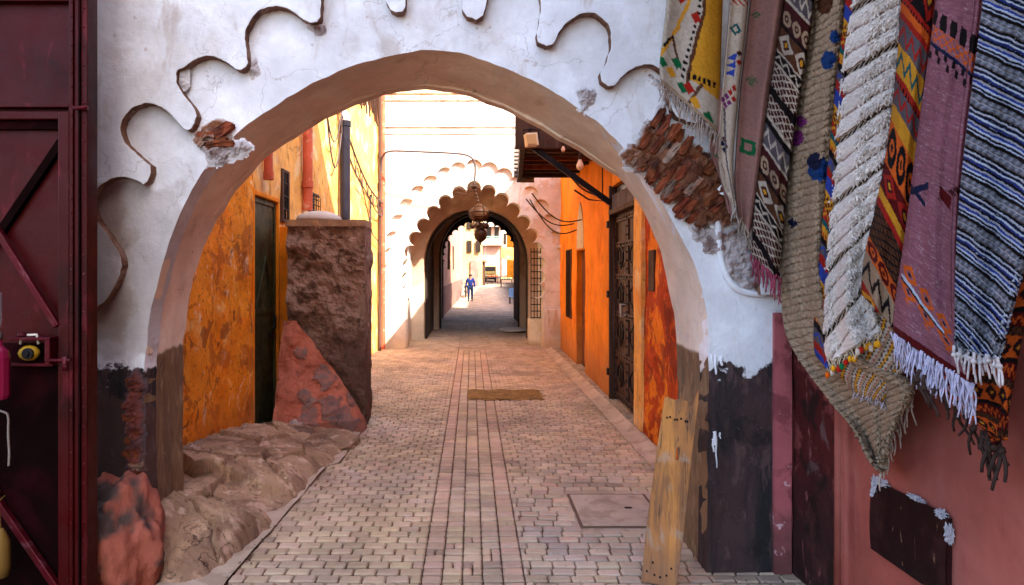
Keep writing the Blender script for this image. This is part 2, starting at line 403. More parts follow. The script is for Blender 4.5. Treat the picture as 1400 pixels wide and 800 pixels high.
M['pink'] = surf('pink_tadelakt', (.32, .082, .062), [
    ('n', (.40, .125, .10), (1.5, .48, .64, .7)), ('s', (.25, .055, .045), (5, .55, .7, .6)), ('n', (.16, .04, .035), (11, .64, .71, .6)), ('z', (.20, .05, .04), (.0, .5, .5, 3, .7))], .7, ((3, .3, .02), (30, .3, .005)))
M['darkred'] = surf('sooty_red_plaster', (.075, .012, .011), [
    ('n', (.24, .055, .050), (3.4, .54, .60, .8)), ('n', (.16, .10, .095), (5, .60, .66, .6)), ('z', (.03, .014, .014), (.3, .8, .7, 4, .85)), ('n', (.020, .010, .008), (6, .54, .62, .85)), ('s', (.4, .13, .13), (12, .63, .69, .5))], .75, ((6, .5, .02), (40, .4, .005)))
M['iron_plate'] = surf('blackish_maroon_plate', (.012, .003, .004), [('s', (.25, .13, .08), (22, .64, .68, .8)), ('n', (.04, .012, .012), (5, .5, .65, .6))], .4, ((12, .2, .01),))
M['plank'] = surf('ochre_weathered_plank', (.40, .165, .055), [
    ('w', (.22, .105, .05), (24, .48, .60, .85)), ('w', (.58, .24, .06), (11, .52, .62, .7)), ('w', (.07, .04, .03), (55, .60, .66, .8)), ('n', (.36, .30, .24), (5, .55, .68, .6)),
    ('z', (.24, .13, .08), (.05, .3, .2, 5, .6))], .75, ((50, .5, .004),))
M['rust'] = surf('rusty_ochre_cover', (.22, .115, .035), [('n', (.34, .19, .06), (6, .5, .6, .8)), ('n', (.09, .05, .02), (14, .55, .62, .8))], .85, ((50, .6, .005),))
M['concrete'] = surf('worn_cement', (.47, .345, .25), [('n', (.33, .225, .155), (5, .5, .6, .8)), ('n', (.50, .38, .31), (13, .55, .65, .6))], .9, ((30, .6, .008), (120, .4, .002)))
M['paver'] = surf('clay_pavers', (.5, .5, .5), [('n', (.20, .12, .08), (1.1, .52, .68, .45)), ('n', (.58, .46, .40), (5, .58, .70, .4)), ('n', (.14, .08, .05), (22, .62, .70, .5))], .72, ((40, .5, .006), (140, .5, .002)), attr=True, spec=.25)
M['joint'] = surf('joint_earth', (.15, .09, .06), [('n', (.17, .1, .07), (10, .5, .6, .8))], .95, ((60, .8, .006),))
M['earth'] = surf('dusty_ground', (.34, .25, .2), [('n', (.42, .33, .27), (.8, .5, .6, .8))], .95, ((8, .4, .01),))
M['corr'] = surf('corrugated_grey_sheet', (.20, .165, .15), [('n', (.30, .24, .2), (3, .5, .6, .8)), ('s', (.14, .06, .03), (6, .56, .66, .7))], .6, ((30, .3, .004),), .3)
M['timber_red'] = surf('red_brown_timber', (.16, .05, .028), [('n', (.08, .03, .02), (5, .5, .6, .8))], .75, ((30, .3, .004),))
M['brick'] = surf('exposed_brick', (.5, .5, .5), [('n', (.12, .045, .03), (11, .55, .64, .7))], .95, ((26, .9, .02), (80, .6, .006)), attr=True)
M['attr'] = surf('painted_detail', (.5, .5, .5), (), .8, ((40, .3, .004),), attr=True)
M['brass'] = plain('brown_brass', (.035, .016, .009), .5, .3)
M['amber'] = plain('amber_glass', (.05, .018, .006), .6)
M['glassbulb'] = plain('frosted_bulb', (.85, .62, .42), .25)
M['cream'] = plain('cream_plastic', (.72, .60, .42), .5)
M['cable'] = plain('grey_cable', (.07, .05, .05), .6)
M['pane'] = plain('dark_pane', (.03, .02, .015), .2)

# ---------------------------------------------------------------- ground
def gz(y):
    ks = [(-40, 0), (16, 0), (40, -.34), (46, -.30), (66, .92), (85, 1.15), (400, 1.2)]
    for (a, b), (c, d) in zip(ks, ks[1:]):
        if y <= c: return b+(d-b)*(y-a)/(c-a)
    return 1.2
mb = MB(); ys = [-40, -20, -5]+[i*2 for i in range(0, 50)]+[110, 150, 250, 400]; xs = [-150, -60, -20, -8, -4, -2, 0, 2, 4, 8, 20, 60, 150]
mb.grid([[(x, y, gz(y)-.03) for x in xs] for y in ys])
struct(mb, 'ground', M['joint'])
# pavers, each a bevelled block of the one paved lane
def lane_l(y): return -1.30+.08*min(1, max(0, (y-3.5)/2)) if y < 5.6 else (-1.13 if y < 7.2 else (-2.3 if y < 14.1 else -1.6))
def lane_r(y): return 1.95 if y < 14 else (1.8 if y < 26 else 5)
pv = MB(); pv.hasc = True; vs, fs, cs = pv.v, pv.f, pv.c
def paver(x0, x1, y0, y1, col, top=0.0):
    g = .0038; b = .007; gy = .0085 if y0 < 16 else .006
    x0 += g; x1 -= g; y0 += gy+rnd.uniform(-.0015, .0015); y1 -= gy+rnd.uniform(-.0015, .0015)
    if x1-x0 < .02 or y1-y0 < .02: return
    za, zb = gz(y0), gz(y1); h = top+rnd.uniform(-.002, .002)-(.006 if rnd.random() < .02 else 0)+.006*F3(x0, y0, 0, .8, 3, 2); tx = rnd.uniform(-.0015, .0015); ty = rnd.uniform(-.0012, .0012)
    j = lambda: rnd.uniform(-.002, .002)
    o = len(vs); cc = (min(.007, (x1-x0)*.3), min(.007, (y1-y0)*.3))
    def ring(ix, iy, z, cx, cy):
        X0, X1, Y0, Y1 = x0+ix, x1-ix, y0+iy, y1-iy
        for (x, y) in ((X0+cx, Y0), (X1-cx, Y0), (X1, Y0+cy), (X1, Y1-cy), (X1-cx, Y1), (X0+cx, Y1), (X0, Y1-cy), (X0, Y0+cy)):
            zz = z+za+(zb-za)*(y-y0)/(y1-y0)+(tx if x > (x0+x1)/2 else -tx)+(ty if y > (y0+y1)/2 else -ty)
            vs.append((x+j(), y+j(), zz)); cs.append(col)
    ring(0, 0, -.035, *cc); ring(0, 0, h-b, *cc); ring(b, b, h, cc[0]*.9, cc[1]*.9)
    for k in range(8):
        m = (k+1) % 8
        fs.append((o+k, o+m, o+8+m, o+8+k)); fs.append((o+8+k, o+8+m, o+16+m, o+16+k))
    fs.append(tuple(o+16+k for k in range(8)))
TAN = (.56, .385, .235); PNK = (.56, .355, .24); MAU = (.46, .34, .27)
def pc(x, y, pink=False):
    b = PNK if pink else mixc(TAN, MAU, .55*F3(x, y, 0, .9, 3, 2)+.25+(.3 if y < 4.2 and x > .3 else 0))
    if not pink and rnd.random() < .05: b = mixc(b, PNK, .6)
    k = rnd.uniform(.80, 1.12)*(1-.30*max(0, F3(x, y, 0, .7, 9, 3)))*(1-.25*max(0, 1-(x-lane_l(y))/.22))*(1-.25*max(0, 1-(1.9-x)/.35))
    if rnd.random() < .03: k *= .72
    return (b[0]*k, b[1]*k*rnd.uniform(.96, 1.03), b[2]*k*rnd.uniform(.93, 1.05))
y = 2.2; row = 0
SL, SR = -.215, .225           # the two pink strips
while y < 60:
    rh = .086 if y < 16 else (.095 if y < 30 else .3)
    bw = .125 if y < 30 else .3
    L, Rr = lane_l(y), lane_r(y)
    sh = (row % 2)*bw/2+rnd.uniform(-.012, .012)
    lo, hi = SL-.055, SL+.055
    dense_zone = 6.9 < y < 8.3
    # left field
    x = lo; first = True
    while x > L:
        w = bw*rnd.uniform(.94, 1.06) if not first else (bw/2 if row % 2 else bw)
        first = False
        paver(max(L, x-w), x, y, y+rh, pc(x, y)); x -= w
    strip = y < 13.6
    if strip: 
        if (row//2) % 9 == 0 and row % 2 and y < 4.4: paver(lo, SL, y, y+rh, pc(x, y, True)); paver(SL, hi, y, y+rh, pc(x, y, True))
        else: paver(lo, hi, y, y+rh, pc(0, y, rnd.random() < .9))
        n = 3; a, b = hi, SR-.055
        for i in range(n):
            x0 = a+(b-a)*i/n; x1 = a+(b-a)*(i+1)/n
            if y < 4.1 and rnd.random() < .22: paver(x0, (x0+x1)/2, y, y+rh, pc(0, y, True)); paver((x0+x1)/2, x1, y, y+rh, pc(0, y, True))
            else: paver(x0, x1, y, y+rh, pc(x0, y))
        paver(SR-.055, SR+.06, y, y+rh, pc(0, y, rnd.random() < .6)); x = SR+.06
    else: x = lo
    # right field: near columns, farther running bond
    s2 = (.018+.014*(row % 3)) if y < 5.4 else sh
    if s2 > 0.02: paver(x, x+s2, y, y+rh, pc(x, y)); x += s2
    while x < Rr:
        w = bw*(1 if y < 5.4 else rnd.uniform(.94, 1.06)); q = (.5-rnd.random())*.01
        hole = (.70 < x+w/2 < 1.27 and 4.22 < y+rh/2 < 4.86) or (-.07 < x+w/2 < .93 and 8.35 < y+rh/2 < 9.12)
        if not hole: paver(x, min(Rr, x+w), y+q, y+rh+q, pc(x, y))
        x += w
    y += rh; row += 1
struct(pv, 'paving', M['paver'])
# cement strip between the rock ledge and the pavers
mb = MB(); rows = []
for i in range(60):
    yy = 2.4+i*.085; e = lane_l(yy)-.004
    rows.append([(e-.34-.3*(k == 0)+(.34*k/6), yy, .004+.02*(1-k/6)+.012*F3(e*3+k, yy, 0, 3, 5, 4)) for k in range(7)])
mb.grid(rows); struct(mb, 'kerb_strip', M['concrete'], smooth=True)
# plank-like rusty cover and cement slab cover
mb = MB()
mb.grid([[(-.055+.98*i/24+.012*math.sin(j*1.9), 8.38+.72*j/12+.03*math.sin(i*.7)*(.3 if 0 < j < 12 else 1), .006+.004*F3(i, j, 0, .5)) for i in range(25)] for j in range(13)])
mb = merge(mb); 
for i in range(7): mb.box(-.02+.135*i, .085+.135*i, 8.44, 9.03, -.01, .014)
single(mb, 'drain_cover', M['rust'], 'rusty ochre metal cover let into the middle of the lane', 'drain cover', group=None)
struct(MB().box(.60, 1.37, 4.14, 4.95, -.03, -.006), 'cover_bed', M['concrete'])
mb = MB().box(.72, 1.255, 4.25, 4.84, -.03, .006)
dc = thing('inspection_cover', 'square cement inspection cover in the paving near the leaning plank', 'drain cover', (.98, 4.5, 0))
part(dc, mb, 'slab', M['concrete'], .006)
mb = MB()
for a in ((.70, .722, 4.23, 4.86), (1.253, 1.275, 4.23, 4.86)): mb.box(*a, -.03, .002)
for a in ((.722, 1.253, 4.23, 4.251), (.722, 1.253, 4.839, 4.86)): mb.box(*a, -.03, .002)
part(dc, mb, 'frame', M['joint'], .002)
part(dc, MB().box(1.06, 1.11, 4.55, 4.575, .000, .0085), 'lifting_slot', M['black_iron'])

# ---------------------------------------------------------------- front archway
DF, DB = 3.60, 4.15
fp = [(200,840),(199,700),(197,600),(197,505),(200,450),(210,400),(225,350),(240,300),(260,262),(280,225),(305,198),(340,167),(370,146),(402,127),(452,101),(503,82),(548,69),(594,66),(640,71),(686,89),(731,109),(777,134),(823,172),(855,198),(880,232),(908,280),(935,330),(952,362),(963,397),(968,440),(970,491),(968,600),(966,700),(966,840)]
bp = [(250,840),(250,700),(250,600),(250,480),(253,440),(257,412),(267,365),(285,318),(308,280),(330,248),(353,222),(393,192),(430,171),(457,157),(485,143),(516,131),(546,123),(576,119),(617,124),(646,131),(676,144),(715,162),(767,192),(792,208),(834,232),(855,245),(871,268),(888,303),(904,340),(911,370),(918,400),(924,440),(926,500),(926,600),(926,700),(926,840)]
def toxz(p, D): x, _, z = U(p[0], p[1], D); return (x, z)
fa = resample(chaikin([toxz(p, DF) for p in fp], 2), 150); ba = resample(chaikin([toxz(p, DB) for p in bp], 2), 150)
def smooth_(P, n=3):
    for _ in range(n): P = [P[0]]+[tuple((P[i-1][j]+2*P[i][j]+P[i+1][j])/4 for j in (0, 1)) for i in range(1, len(P)-1)]+[P[-1]]
    return P
fa = smooth_(fa, 14); ba = smooth_(ba, 14)
fa = [(x+.008*F3(x, z, 0, 9, 1, 4), z+.010*F3(x, z, 3, 9, 2, 4)) for x, z in fa]
ba = [(x+.012*F3(x, z, 0, 7, 5, 4), z+.012*F3(x, z, 3, 7, 6, 4)) for x, z in ba]
for A in (fa, ba):
    A[0] = (A[0][0], -.06); A[-1] = (A[-1][0], -.06)
HW = 5.6
arch = thing('archway', 'white limewashed wall with a horseshoe arch framing the lane in front', 'archway', (0, 3.9, 0))
def holed(x0, x1, top, hole): return [[(x0, -.06), (x0, top), (x1, top), (x1, -.06)]+list(reversed(hole))]
face = plate([[(-7, -.06), (-7, HW), (1.85, HW), (1.85, -.06)]+[p for p in reversed(fa)]], DF+.001, DF+.14, 0)
part(arch, face, 'front_face', M['front'])
part(arch, plate([[(-7, -.06), (-7, HW), (3.2, HW), (3.2, -.06)]+[p for p in reversed(ba)]], DB-.09, DB, 0), 'back_face', M['soffit'])
mb = MB()
rows = []
for k in range(9):
    t = k/8; rows.append([(a[0]+(b[0]-a[0])*t+.010*F3(a[0]*2, a[1]*2, t*2, 2, 9, 3)*(0 < k < 8), DF+(DB-DF)*t, a[1]+(b[1]-a[1])*t+.010*F3(a[0]*2, a[1]*2, t*2+4, 2, 9, 3)*(0 < k < 8)) for a, b in zip(fa, ba)])
mb.grid(rows); part(arch, mb, 'soffit', M['soffit'], smooth=True)
part(arch, MB().box(-7, 3.2, DF+.14, DB-.09, 3.3, HW-.01), 'wall_core', M['soffit'])
# proud outer coat with the scalloped (lobed) edge
sp = [(120,432),(146,414),(160,395),(171,370),(168,345),(150,320),(134,300),(128,280),(135,260),(150,247),(170,242),(190,247),(203,255),
 (212,231),(200,219),(177,200),(168,182),(171,161),(188,146),(208,142),(229,150),(244,168),(258,182),(268,176),(272,156),(258,136),(246,118),(244,98),(254,94),(270,82),(290,77),(310,86),(328,100),(343,93),(340,75),(336,50),(345,26),(362,13),(385,10),(401,18),(421,34),(441,33),
 (441,0),(438,-28),(452,-52),(482,-62),(510,-50),(524,-20),(526,0),(537,22),(556,16),(555,-10),(560,-50),(592,-72),(624,-52),(632,-10),(632,23),(658,32),(667,0),(674,-30),(702,-48),(730,-34),(739,0),(738,27),(729,56),(752,70),(766,42),(785,24),(808,19),(827,31),(836,52),(831,82),(816,108),(836,123),(850,104),(873,90),(896,91),(908,106),(912,135),(920,160),(945,172),(960,168),(985,185),(1000,215),(990,250),(975,262),(1000,275),(1030,262),(1052,290),(1050,320),(1040,345),(1036,380),(1038,403)]
sx = [toxz(p, DF-.035) for p in sp]
s0 = chaikin(sx, 1)
s0 = [(x+.007*F3(x, z, 0, 14, 1, 4), z+.007*F3(x, z, 3, 14, 2, 4)) for x, z in dense(s0, .012)]
# the coat is the wall area outside that edge
outer = [(-6.99, s0[0][1]+.0), (-6.99, HW-.02), (1.80, HW-.02), (1.80, s0[-1][1])]
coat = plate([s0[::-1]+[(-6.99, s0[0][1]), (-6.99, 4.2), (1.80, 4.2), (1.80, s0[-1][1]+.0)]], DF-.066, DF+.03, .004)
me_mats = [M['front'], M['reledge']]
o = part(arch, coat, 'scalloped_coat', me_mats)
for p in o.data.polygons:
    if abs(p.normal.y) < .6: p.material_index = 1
m = MB(); m.tube(chaikin([U(px, py, DF-.012) for px, py in [(981,300),(983,345),(992,378),(1008,397),(1028,402),(1046,403)]], 2), [.016]*2+[.02]*100 if False else .018, 8)
part(arch, m, 'curved_ledge', M['front'], smooth=True)
# patches of exposed brick
def brick_chunks(mb, items, rs):
    for (px, py, ang, L, W, D) in items:
        c = Vector(U(px, py, D)); a = R(ang)
        ex = Vector((math.cos(a), 0, math.sin(a))); ez = Vector((-math.sin(a), 0, math.cos(a))); ey = Vector((0, 1, 0))
        tilt = Matrix.Rotation(rs.uniform(-.25, .25), 3, 'X') @ Matrix.Rotation(rs.uniform(-.2, .2), 3, 'Z')
        Mx = tilt @ Matrix((ex, ey, ez)).transposed()
        k = rs.uniform(.6, 1.25); col = (.20*k, .045*k*rs.uniform(.8, 1.4), .020*k)
        if rs.random() < .15: col = (.30*k, .20*k, .15*k)
        bm = bmesh.new(); bmesh.ops.create_cube(bm, size=1)
        bmesh.ops.subdivide_edges(bm, edges=bm.edges[:], cuts=3, use_grid_fill=True)
        vs = []
        sd = rs.random()*50
        for v in bm.verts:
            q = Vector(v.co); n = F3(q.x, q.y, q.z, 2.6, sd, 3)
            q = q*(1+.20*n)*(1-.10*(abs(q.x)*2)**4*(abs(q.z)*2)**2); q.z += .10*F3(q.x*1.5, 0, 0, 2, sd, 2); q = q+Vector((0, -.10*F3(q.x, q.y, q.z, 7, sd, 3), 0))
            vs.append(c+Mx@Vector((q.x*L, q.y*.07, q.z*W)))
        o0 = len(mb.v); mb.add(vs, [tuple(v.index for v in f.verts) for f in bm.faces], col)
        for i2 in range(o0, len(mb.v)):
            p = mb.v[i2]; t = .5+.9*F3(p[0], p[1], p[2], 16, sd, 3)
            mb.c[i2] = mixc(col, (.04, .016, .012) if t > .5 else (.30, .075, .035), abs(t-.5)*1.6)
        bm.free()
rs = random.Random(3)
poly = [toxz(p, DF) for p in [(846,214),(862,190),(882,172),(902,176),(925,186),(958,200),(985,232),(1002,270),(1004,305),(985,320),(962,308),(938,300),(920,282),(900,258),(880,240),(860,232)]]
mudc = lambda x, z, h, k: mixc((.52, .46, .44), mixc((.25, .10, .05), (.10, .035, .02), h+.5*N3(x, 0, z, 9)), k*1.6)
bk = patch(poly, DF-.02, .07, .009, mudc, 2, 7, ragged=.055)
ctr = [(862,228),(874,236),(886,246),(898,259),(909,273),(921,290),(934,303),(949,311)]
items = []
for i, (px, py) in enumerate(resample(ctr, 11)):
    ang = 62-1.5*i; n = 3
    r0 = 4
    for j in range(n):
        L = rs.uniform(.09, .14); step = 29
        q = r0+10+step*j*rs.uniform(.92, 1.05)
        if (i > 7 and j > 1) or rs.random() < .16: continue
        items.append((px+math.cos(R(ang))*q+rs.uniform(-3, 3), py-math.sin(R(ang))*q+rs.uniform(-3, 3), ang+rs.uniform(-7, 7), L, rs.uniform(.030, .044), DF-.022+rs.uniform(-.02, .02)))
brick_chunks(bk, items, rs)
part(arch, bk, 'exposed_brickwork', M['brick'])
poly = [toxz(p, DF) for p in [(262,184),(275,170),(292,160),(310,158),(322,172),(318,190),(305,205),(286,214),(270,200)]]
bk = patch(poly, DF-.004, .05, .010, mudc, 4, 9)
brick_chunks(bk, [(272+rs.uniform(0, 40), 168+rs.uniform(0, 34), 25+rs.uniform(-30, 30), .12, .035, DF-.004) for _ in range(7)], rs)
part(arch, bk, 'exposed_brickwork', M['brick'])
# crumbling grey mortar on both sides
grey = lambda x, z, h, k: mixc((.66, .63, .64), mixc((.46, .40, .40), (.16, .07, .05), (h-.55)*2.5+.9*N3(x, 3, z, 16)), k)
pm = MB()
for pl, sd in (([(935,300),(985,312),(1003,300),(1020,290),(1046,300),(1048,340),(1040,396),(1010,398),(990,380),(984,350),(965,345),(948,330)], 7),
               ([(270,196),(330,188),(352,200),(330,212),(300,226),(282,226)], 8), ([(788,124),(812,120),(818,138),(808,156),(795,150)], 9), ([(332,92),(350,80),(360,100),(345,112),(336,104)], 10),
               ([(245,92),(257,96),(258,122),(246,124)], 11), ([(880,98),(905,100),(912,150),(900,178),(885,170),(905,140)], 12), ([(412,30),(444,32),(448,48),(430,52)], 13)):
    patch([toxz(p, DF) for p in pl], DF-.002 if sd != 11 else DF-.03, .05, .010, grey, sd, 11, mb=pm)
    part(arch, pm, 'crumbling_mortar', M['brick']); pm = MB()
# left jamb, lower: bricks showing through dark render
bk = patch([toxz(p, DF) for p in [(172,505),(192,500),(197,520),(198,660),(196,680),(168,670),(172,600),(165,560)]], DF-.003, .05, .011, lambda x, z, h, k: mixc((.08, .06, .07), mixc((.28, .07, .05), (.08, .03, .03), h+.6*N3(x, 0, z, 12)), k), 5, 10)
brick_chunks(bk, [(184+rs.uniform(-6, 6), 520+16*i+rs.uniform(-4, 4), rs.uniform(-16, 16), rs.uniform(.05, .09), .042, DF+.008) for i in range(9)], rs)
part(arch, bk, 'exposed_brickwork', M['brick'])
# white drips on the dark right jamb
dr = MB()
for (px, y0, y1, w) in ((978, 486, 512, 3), (986, 488, 500, 4), (973, 484, 497, 3), (977, 590, 610, 4), (979, 596, 640, 2.0), (975, 600, 618, 3), (984, 592, 600, 2)):
    a = U(px, y0, DF-.004); b = U(px+1, y1, DF-.004); r = w/F*DF*.5
    dr.tube([(a[0]+(b[0]-a[0])*t+.002*math.sin(t*9), a[1]+.003, a[2]+(b[2]-a[2])*t) for t in [i/8 for i in range(9)]], [r*(1.2-.5*t/8+.3*rs.random()) for t in range(9)], 7)
part(arch, dr, 'limewash_drips', plain('drip_white', (.75, .75, .8), .6), smooth=True)
# boulder against the jamb foot
mb = MB(); mb.hasc = True
mb.lump((-1.86, 3.42, .18), (.24, .24, .40), 3, .30, 5, 1.3); mb.c = [mixc((.34, .10, .065), (.075, .05, .045), 3.5*F3(p[0], p[1], p[2], 4, 3, 5)-.3) for p in mb.v]
single(mb, 'boulder', M['rubble'], 'rounded pink plastered boulder at the foot of the arch by the red gate', 'boulder', smooth=True)

# ---------------------------------------------------------------- right-hand wall near the camera
XR = 1.75
pw = thing('rug_shop_wall', 'pink plastered wall on the right that carries the hanging rugs', 'wall', (XR+.2, 1, 0))
mb = MB(); mb.slab((XR, 3.11), (XR, 3.60), 0, 4.6, .5, .018, .05, 1, 2.4, 3); part(pw, mb, 'sooty_wall_section', M['darkred'], smooth=False)
mb = MB(); mb.slab((XR-.01, -6), (XR-.01, 3.0), 0, 4.6, .5, .008, .07, 1, 1.1, 4); part(pw, mb, 'pink_wall_section', M['pink'])
mb = MB()
mb.box(XR-.045, XR+.3, 3.0, 3.05, 0, 4.4); part(pw, mb, 'moulding', M['pink'], .012)
mb = MB(); mb.tube([(XR-.02, 3.085, 0), (XR-.018, 3.083, 1.2), (XR-.02, 3.085, 4.4)], .03, 12); part(pw, mb, 'moulding', M['pink'], smooth=True)
mb = MB(); mb.slab((1.645, 3.575), (1.738, 3.575), 0, 1.42, .03, .008, .03, -1, 3, 5); part(arch, mb, 'pilaster_strip', surf('pink_strip', (.42, .11, .12), [('n', (.22, .05, .06), (6, .5, .6, .8)), ('z', (.10, .04, .04), (.0, .5, .5, 5, .9)), ('n', (.62, .40, .42), (18, .62, .68, .7))], .7, ((14, .6, .01),)))
# iron plate with torn plaster
TW = plain('torn_white', (.40, .38, .42), .9)
hp = thing('iron_plate', 'blackish maroon metal plate fixed low on the pink wall below the rugs', 'metal plate', (XR, 2.6, .45))
mb = MB(); mb.grid([[(XR-.035-.006*math.sin(j*.5), 2.83-.455*i/10, .455+.30*j/8+.012*(i/10)*(1 if j == 8 else 0)) for i in range(11)] for j in range(9)])
mb.box(XR-.030, XR+.0, 2.385, 2.825, .46, .752)
part(hp, mb, 'plate', M['iron_plate'], .0)
mb = MB()
for (yy, z, sy, sz) in ((2.78, .757, .05, .02), (2.81, .73, .02, .05), (2.55, .768, .05, .012), (2.41, .757, .03, .02), (2.375, .70, .012, .04), (2.82, .70, .015, .03)):
    mb = MB(); mb.lump((XR-.028, yy, z), (.012, sy*.8, sz*.7), yy*7, .9, 4, 2.5); part(hp, mb, 'torn_plaster', TW)
# ---------------------------------------------------------------- left house
lh = thing('ochre_house', 'ochre orange house along the left side with a narrow dark door', 'house', (-2.3, 9, 0))
def lx(y): return -2.15 if y < 7.4 else -2.15+.22*(y-7.4)/6.7
mb = MB()
mb.slab((-2.15, 6.48), (-2.15, 4.14), 0, 6.4, .6, .030, .06, 1, 1.6, 11, zs=.08)
part(lh, mb, 'weathered_wall', M['orange'])
mb = MB(); mb.slab((-2.15, 7.30), (-2.15, 6.48), 2.42, 6.4, .6, .02, .08, 1, 1.6, 11)
part(lh, mb, 'wall_above_door', M['yellow'])
mb = MB(); mb.slab((lx(14.2), 14.2), (-2.15, 7.30), 0, 6.4, .6, .022, .09, 1, 1.3, 11)
part(lh, mb, 'wall', M['yellow'])
mb = MB().box(-2.28, -2.17, 6.34, 6.60, .10, 2.50); mb = MB()
mb.box(-2.45, -2.135, 6.455, 6.49, .0, 2.47); mb.box(-2.45, -2.138, 7.295, 7.32, .0, 2.40); mb.box(-2.45, -2.135, 6.49, 7.32, 2.40, 2.45)
part(lh, mb, 'door_frame', M['orange_smooth'], .01)
mb = MB().box(-2.225, -2.185, 6.492, 7.293, .02, 2.398)
d = part(lh, mb, 'door', M['door_metal'], .004)
SH = .075; mb = MB(); mb.box(-2.262, -2.245, 6.50, 6.55, .02, 2.39); mb.box(-2.262, -2.245, 7.24, 7.29, .02, 2.39)
for z in (.02, 1.2, 2.34): mb.box(-2.262, -2.247, 6.55, 7.24, z, z+.06)
mb.bar((-2.25, 6.6, 1.2), (-2.25, 6.95, 1.8), .02, .02, (1, 0, 0)); mb.bar((-2.25, 7.2, 1.2), (-2.25, 6.95, 1.8), .02, .02, (1, 0, 0))
mb.v = [(a+SH, b, c) for a, b, c in mb.v]; part(d, mb, 'door_battens', M['door_metal'], .003)
mb = MB(); mb.tube([(-2.24, 7.12, 1.02), (-2.20, 7.12, 1.03), (-2.20, 7.12, 1.15), (-2.24, 7.12, 1.16)], .012, 8); mb.box(-2.25, -2.225, 7.08, 7.18, .92, 1.0); mb.v = [(a+SH, b, c) for a, b, c in mb.v]; part(d, mb, 'handle', M['black_iron'], smooth=False)
mb = MB(); mb.slab((-1.985, 7.36), (-2.12, 7.36), 0, 2.14, .16, .012, .04, 1, 2, 12); 
mb.box(-2.15, -1.985, 7.37, 7.52, 0, 2.14); part(lh, mb, 'pilaster', M['orange_smooth'])
for (ya, yb, za, zb, n) in ((7.40, 7.68, 2.20, 2.80, 3), (8.5, 9.1, 2.38, 2.68, 4)):
    x = lx(ya)
    mb = MB(); f = .035
    mb.box(x-.06, x+.028, ya, ya+f, za, zb); mb.box(x-.06, x+.028, yb-f, yb, za, zb); mb.box(x-.06, x+.028, ya+f, yb-f, za, za+f); mb.box(x-.06, x+.028, ya+f, yb-f, zb-f, zb)
    w = part(lh, mb, 'window', M['brown_wood'], .004)
    part(w, MB().box(x-.05, x+.012, ya+f+.002, yb-f-.002, za+f+.002, zb-f-.002), 'pane', M['pane'])
    mb = MB()
    for i in range(1, n+1): yy = ya+(yb-ya)*i/(n+1); mb.tube([(x+.02, yy, za+f), (x+.02, yy, zb-f)], .007, 6)
    for i in range(1, 4): zz = za+(zb-za)*i/4; mb.tube([(x+.022, ya+f, zz), (x+.022, yb-f, zz)], .006, 6)
    part(w, mb, 'bars', M['black_iron'])
def pipe(y, r, z0, z1, mat, off=.0, joints=(), name='drainpipe', lab=None):
    x = lx(y)+r+.02+off; mb = MB(); mb.tube([(x, y, z0), (x+.002, y, (z0+z1)/2), (x, y, z1)], r, 14)
    for z in joints: mb.tube([(x, y, z-.04), (x, y, z+.04)], r*1.18, 14)
    return part(lh, mb, name, mat, smooth=False, label=lab)
pipe(8.2, .06, 2.4, 6.3, M['redpipe'], 0, (2.72, 3.6), lab='brick red drainpipe')
pipe(6.75, .045, 2.58, 6.3, M['redpipe'], 0, (2.62,), lab='short red pipe end above the door')
pb = pipe(10.1, .078, 0, 3.92, M['blackpipe'], .02, (3.9,), lab='charcoal drainpipe')
mb = MB(); x = lx(10.1)+.12
mb.tube([(x, 10.1, 3.9), (x, 10.1, 4.02), (x-.05, 10.1, 4.1), (x-.22, 10.1, 4.12)], .07, 12); part(pb, mb, 'elbow', M['cap'], smooth=True)
pipe(13.55, .035, 0, 6.3, M['brown_wood'], 0, (2, 4), 'conduit'); pipe(13.85, .05, 0, 6.3, M['redpipe'], 0, (1.8, 3.5), 'conduit'); pipe(12.6, .02, 0, 3.1, M['cable'], 0, (), 'conduit')
# cane ends / ragged thatch of the eaves high on the wall
mb = MB()
for i in range(26):
    y0 = 10.6+.12*i; x = lx(y0)
    mb.tube([(x+.03+.02*rnd.random(), y0, 4.55+.25*rnd.random()), (x+.06, y0-.45, 5.2+.2*rnd.random()), (x+.02, y0-.9, 6.2)], .016, 5)
part(lh, mb, 'cane_screen', M['brown_wood'])
# ladder-like cable bundle on the wall
mb = MB(); a = []; b = []
for i in range(15):
    t = i/14; yy = 10.0+3.7*t; z = 4.0-.95*t-.25*math.sin(math.pi*t); x = lx(yy)+.09
    a.append((x, yy, z)); b.append((x, yy, z-.24-.05*math.sin(9*t)))
mb.tube(a, .017, 6); mb.tube(b, .012, 6)
for i in range(0, 15): mb.tube([a[i], b[min(14, i+(i % 2))]], .008, 5)
c = [(lx(9.0+1.2*t)+.08, 9.0+1.2*t, 4.25-1.1*math.sin(math.pi*t)+.0*t) for t in [i/12 for i in range(13)]]
mb.tube(c, .012, 6); mb.tube([(lx(8.8+1.3*t)+.10, 8.8+1.3*t, 4.35-.85*math.sin(math.pi*t)) for t in [i/12 for i in range(13)]], .010, 6)
mb.tube([(lx(11.2)+.08, 11.2, 3.4), (lx(11.6)+.09, 11.9, 2.9), (lx(12.4)+.07, 12.7, 2.35), (lx(13.4)+.08, 13.4, 2.2)], .010, 6)
part(lh, mb, 'cables', M['cable'])

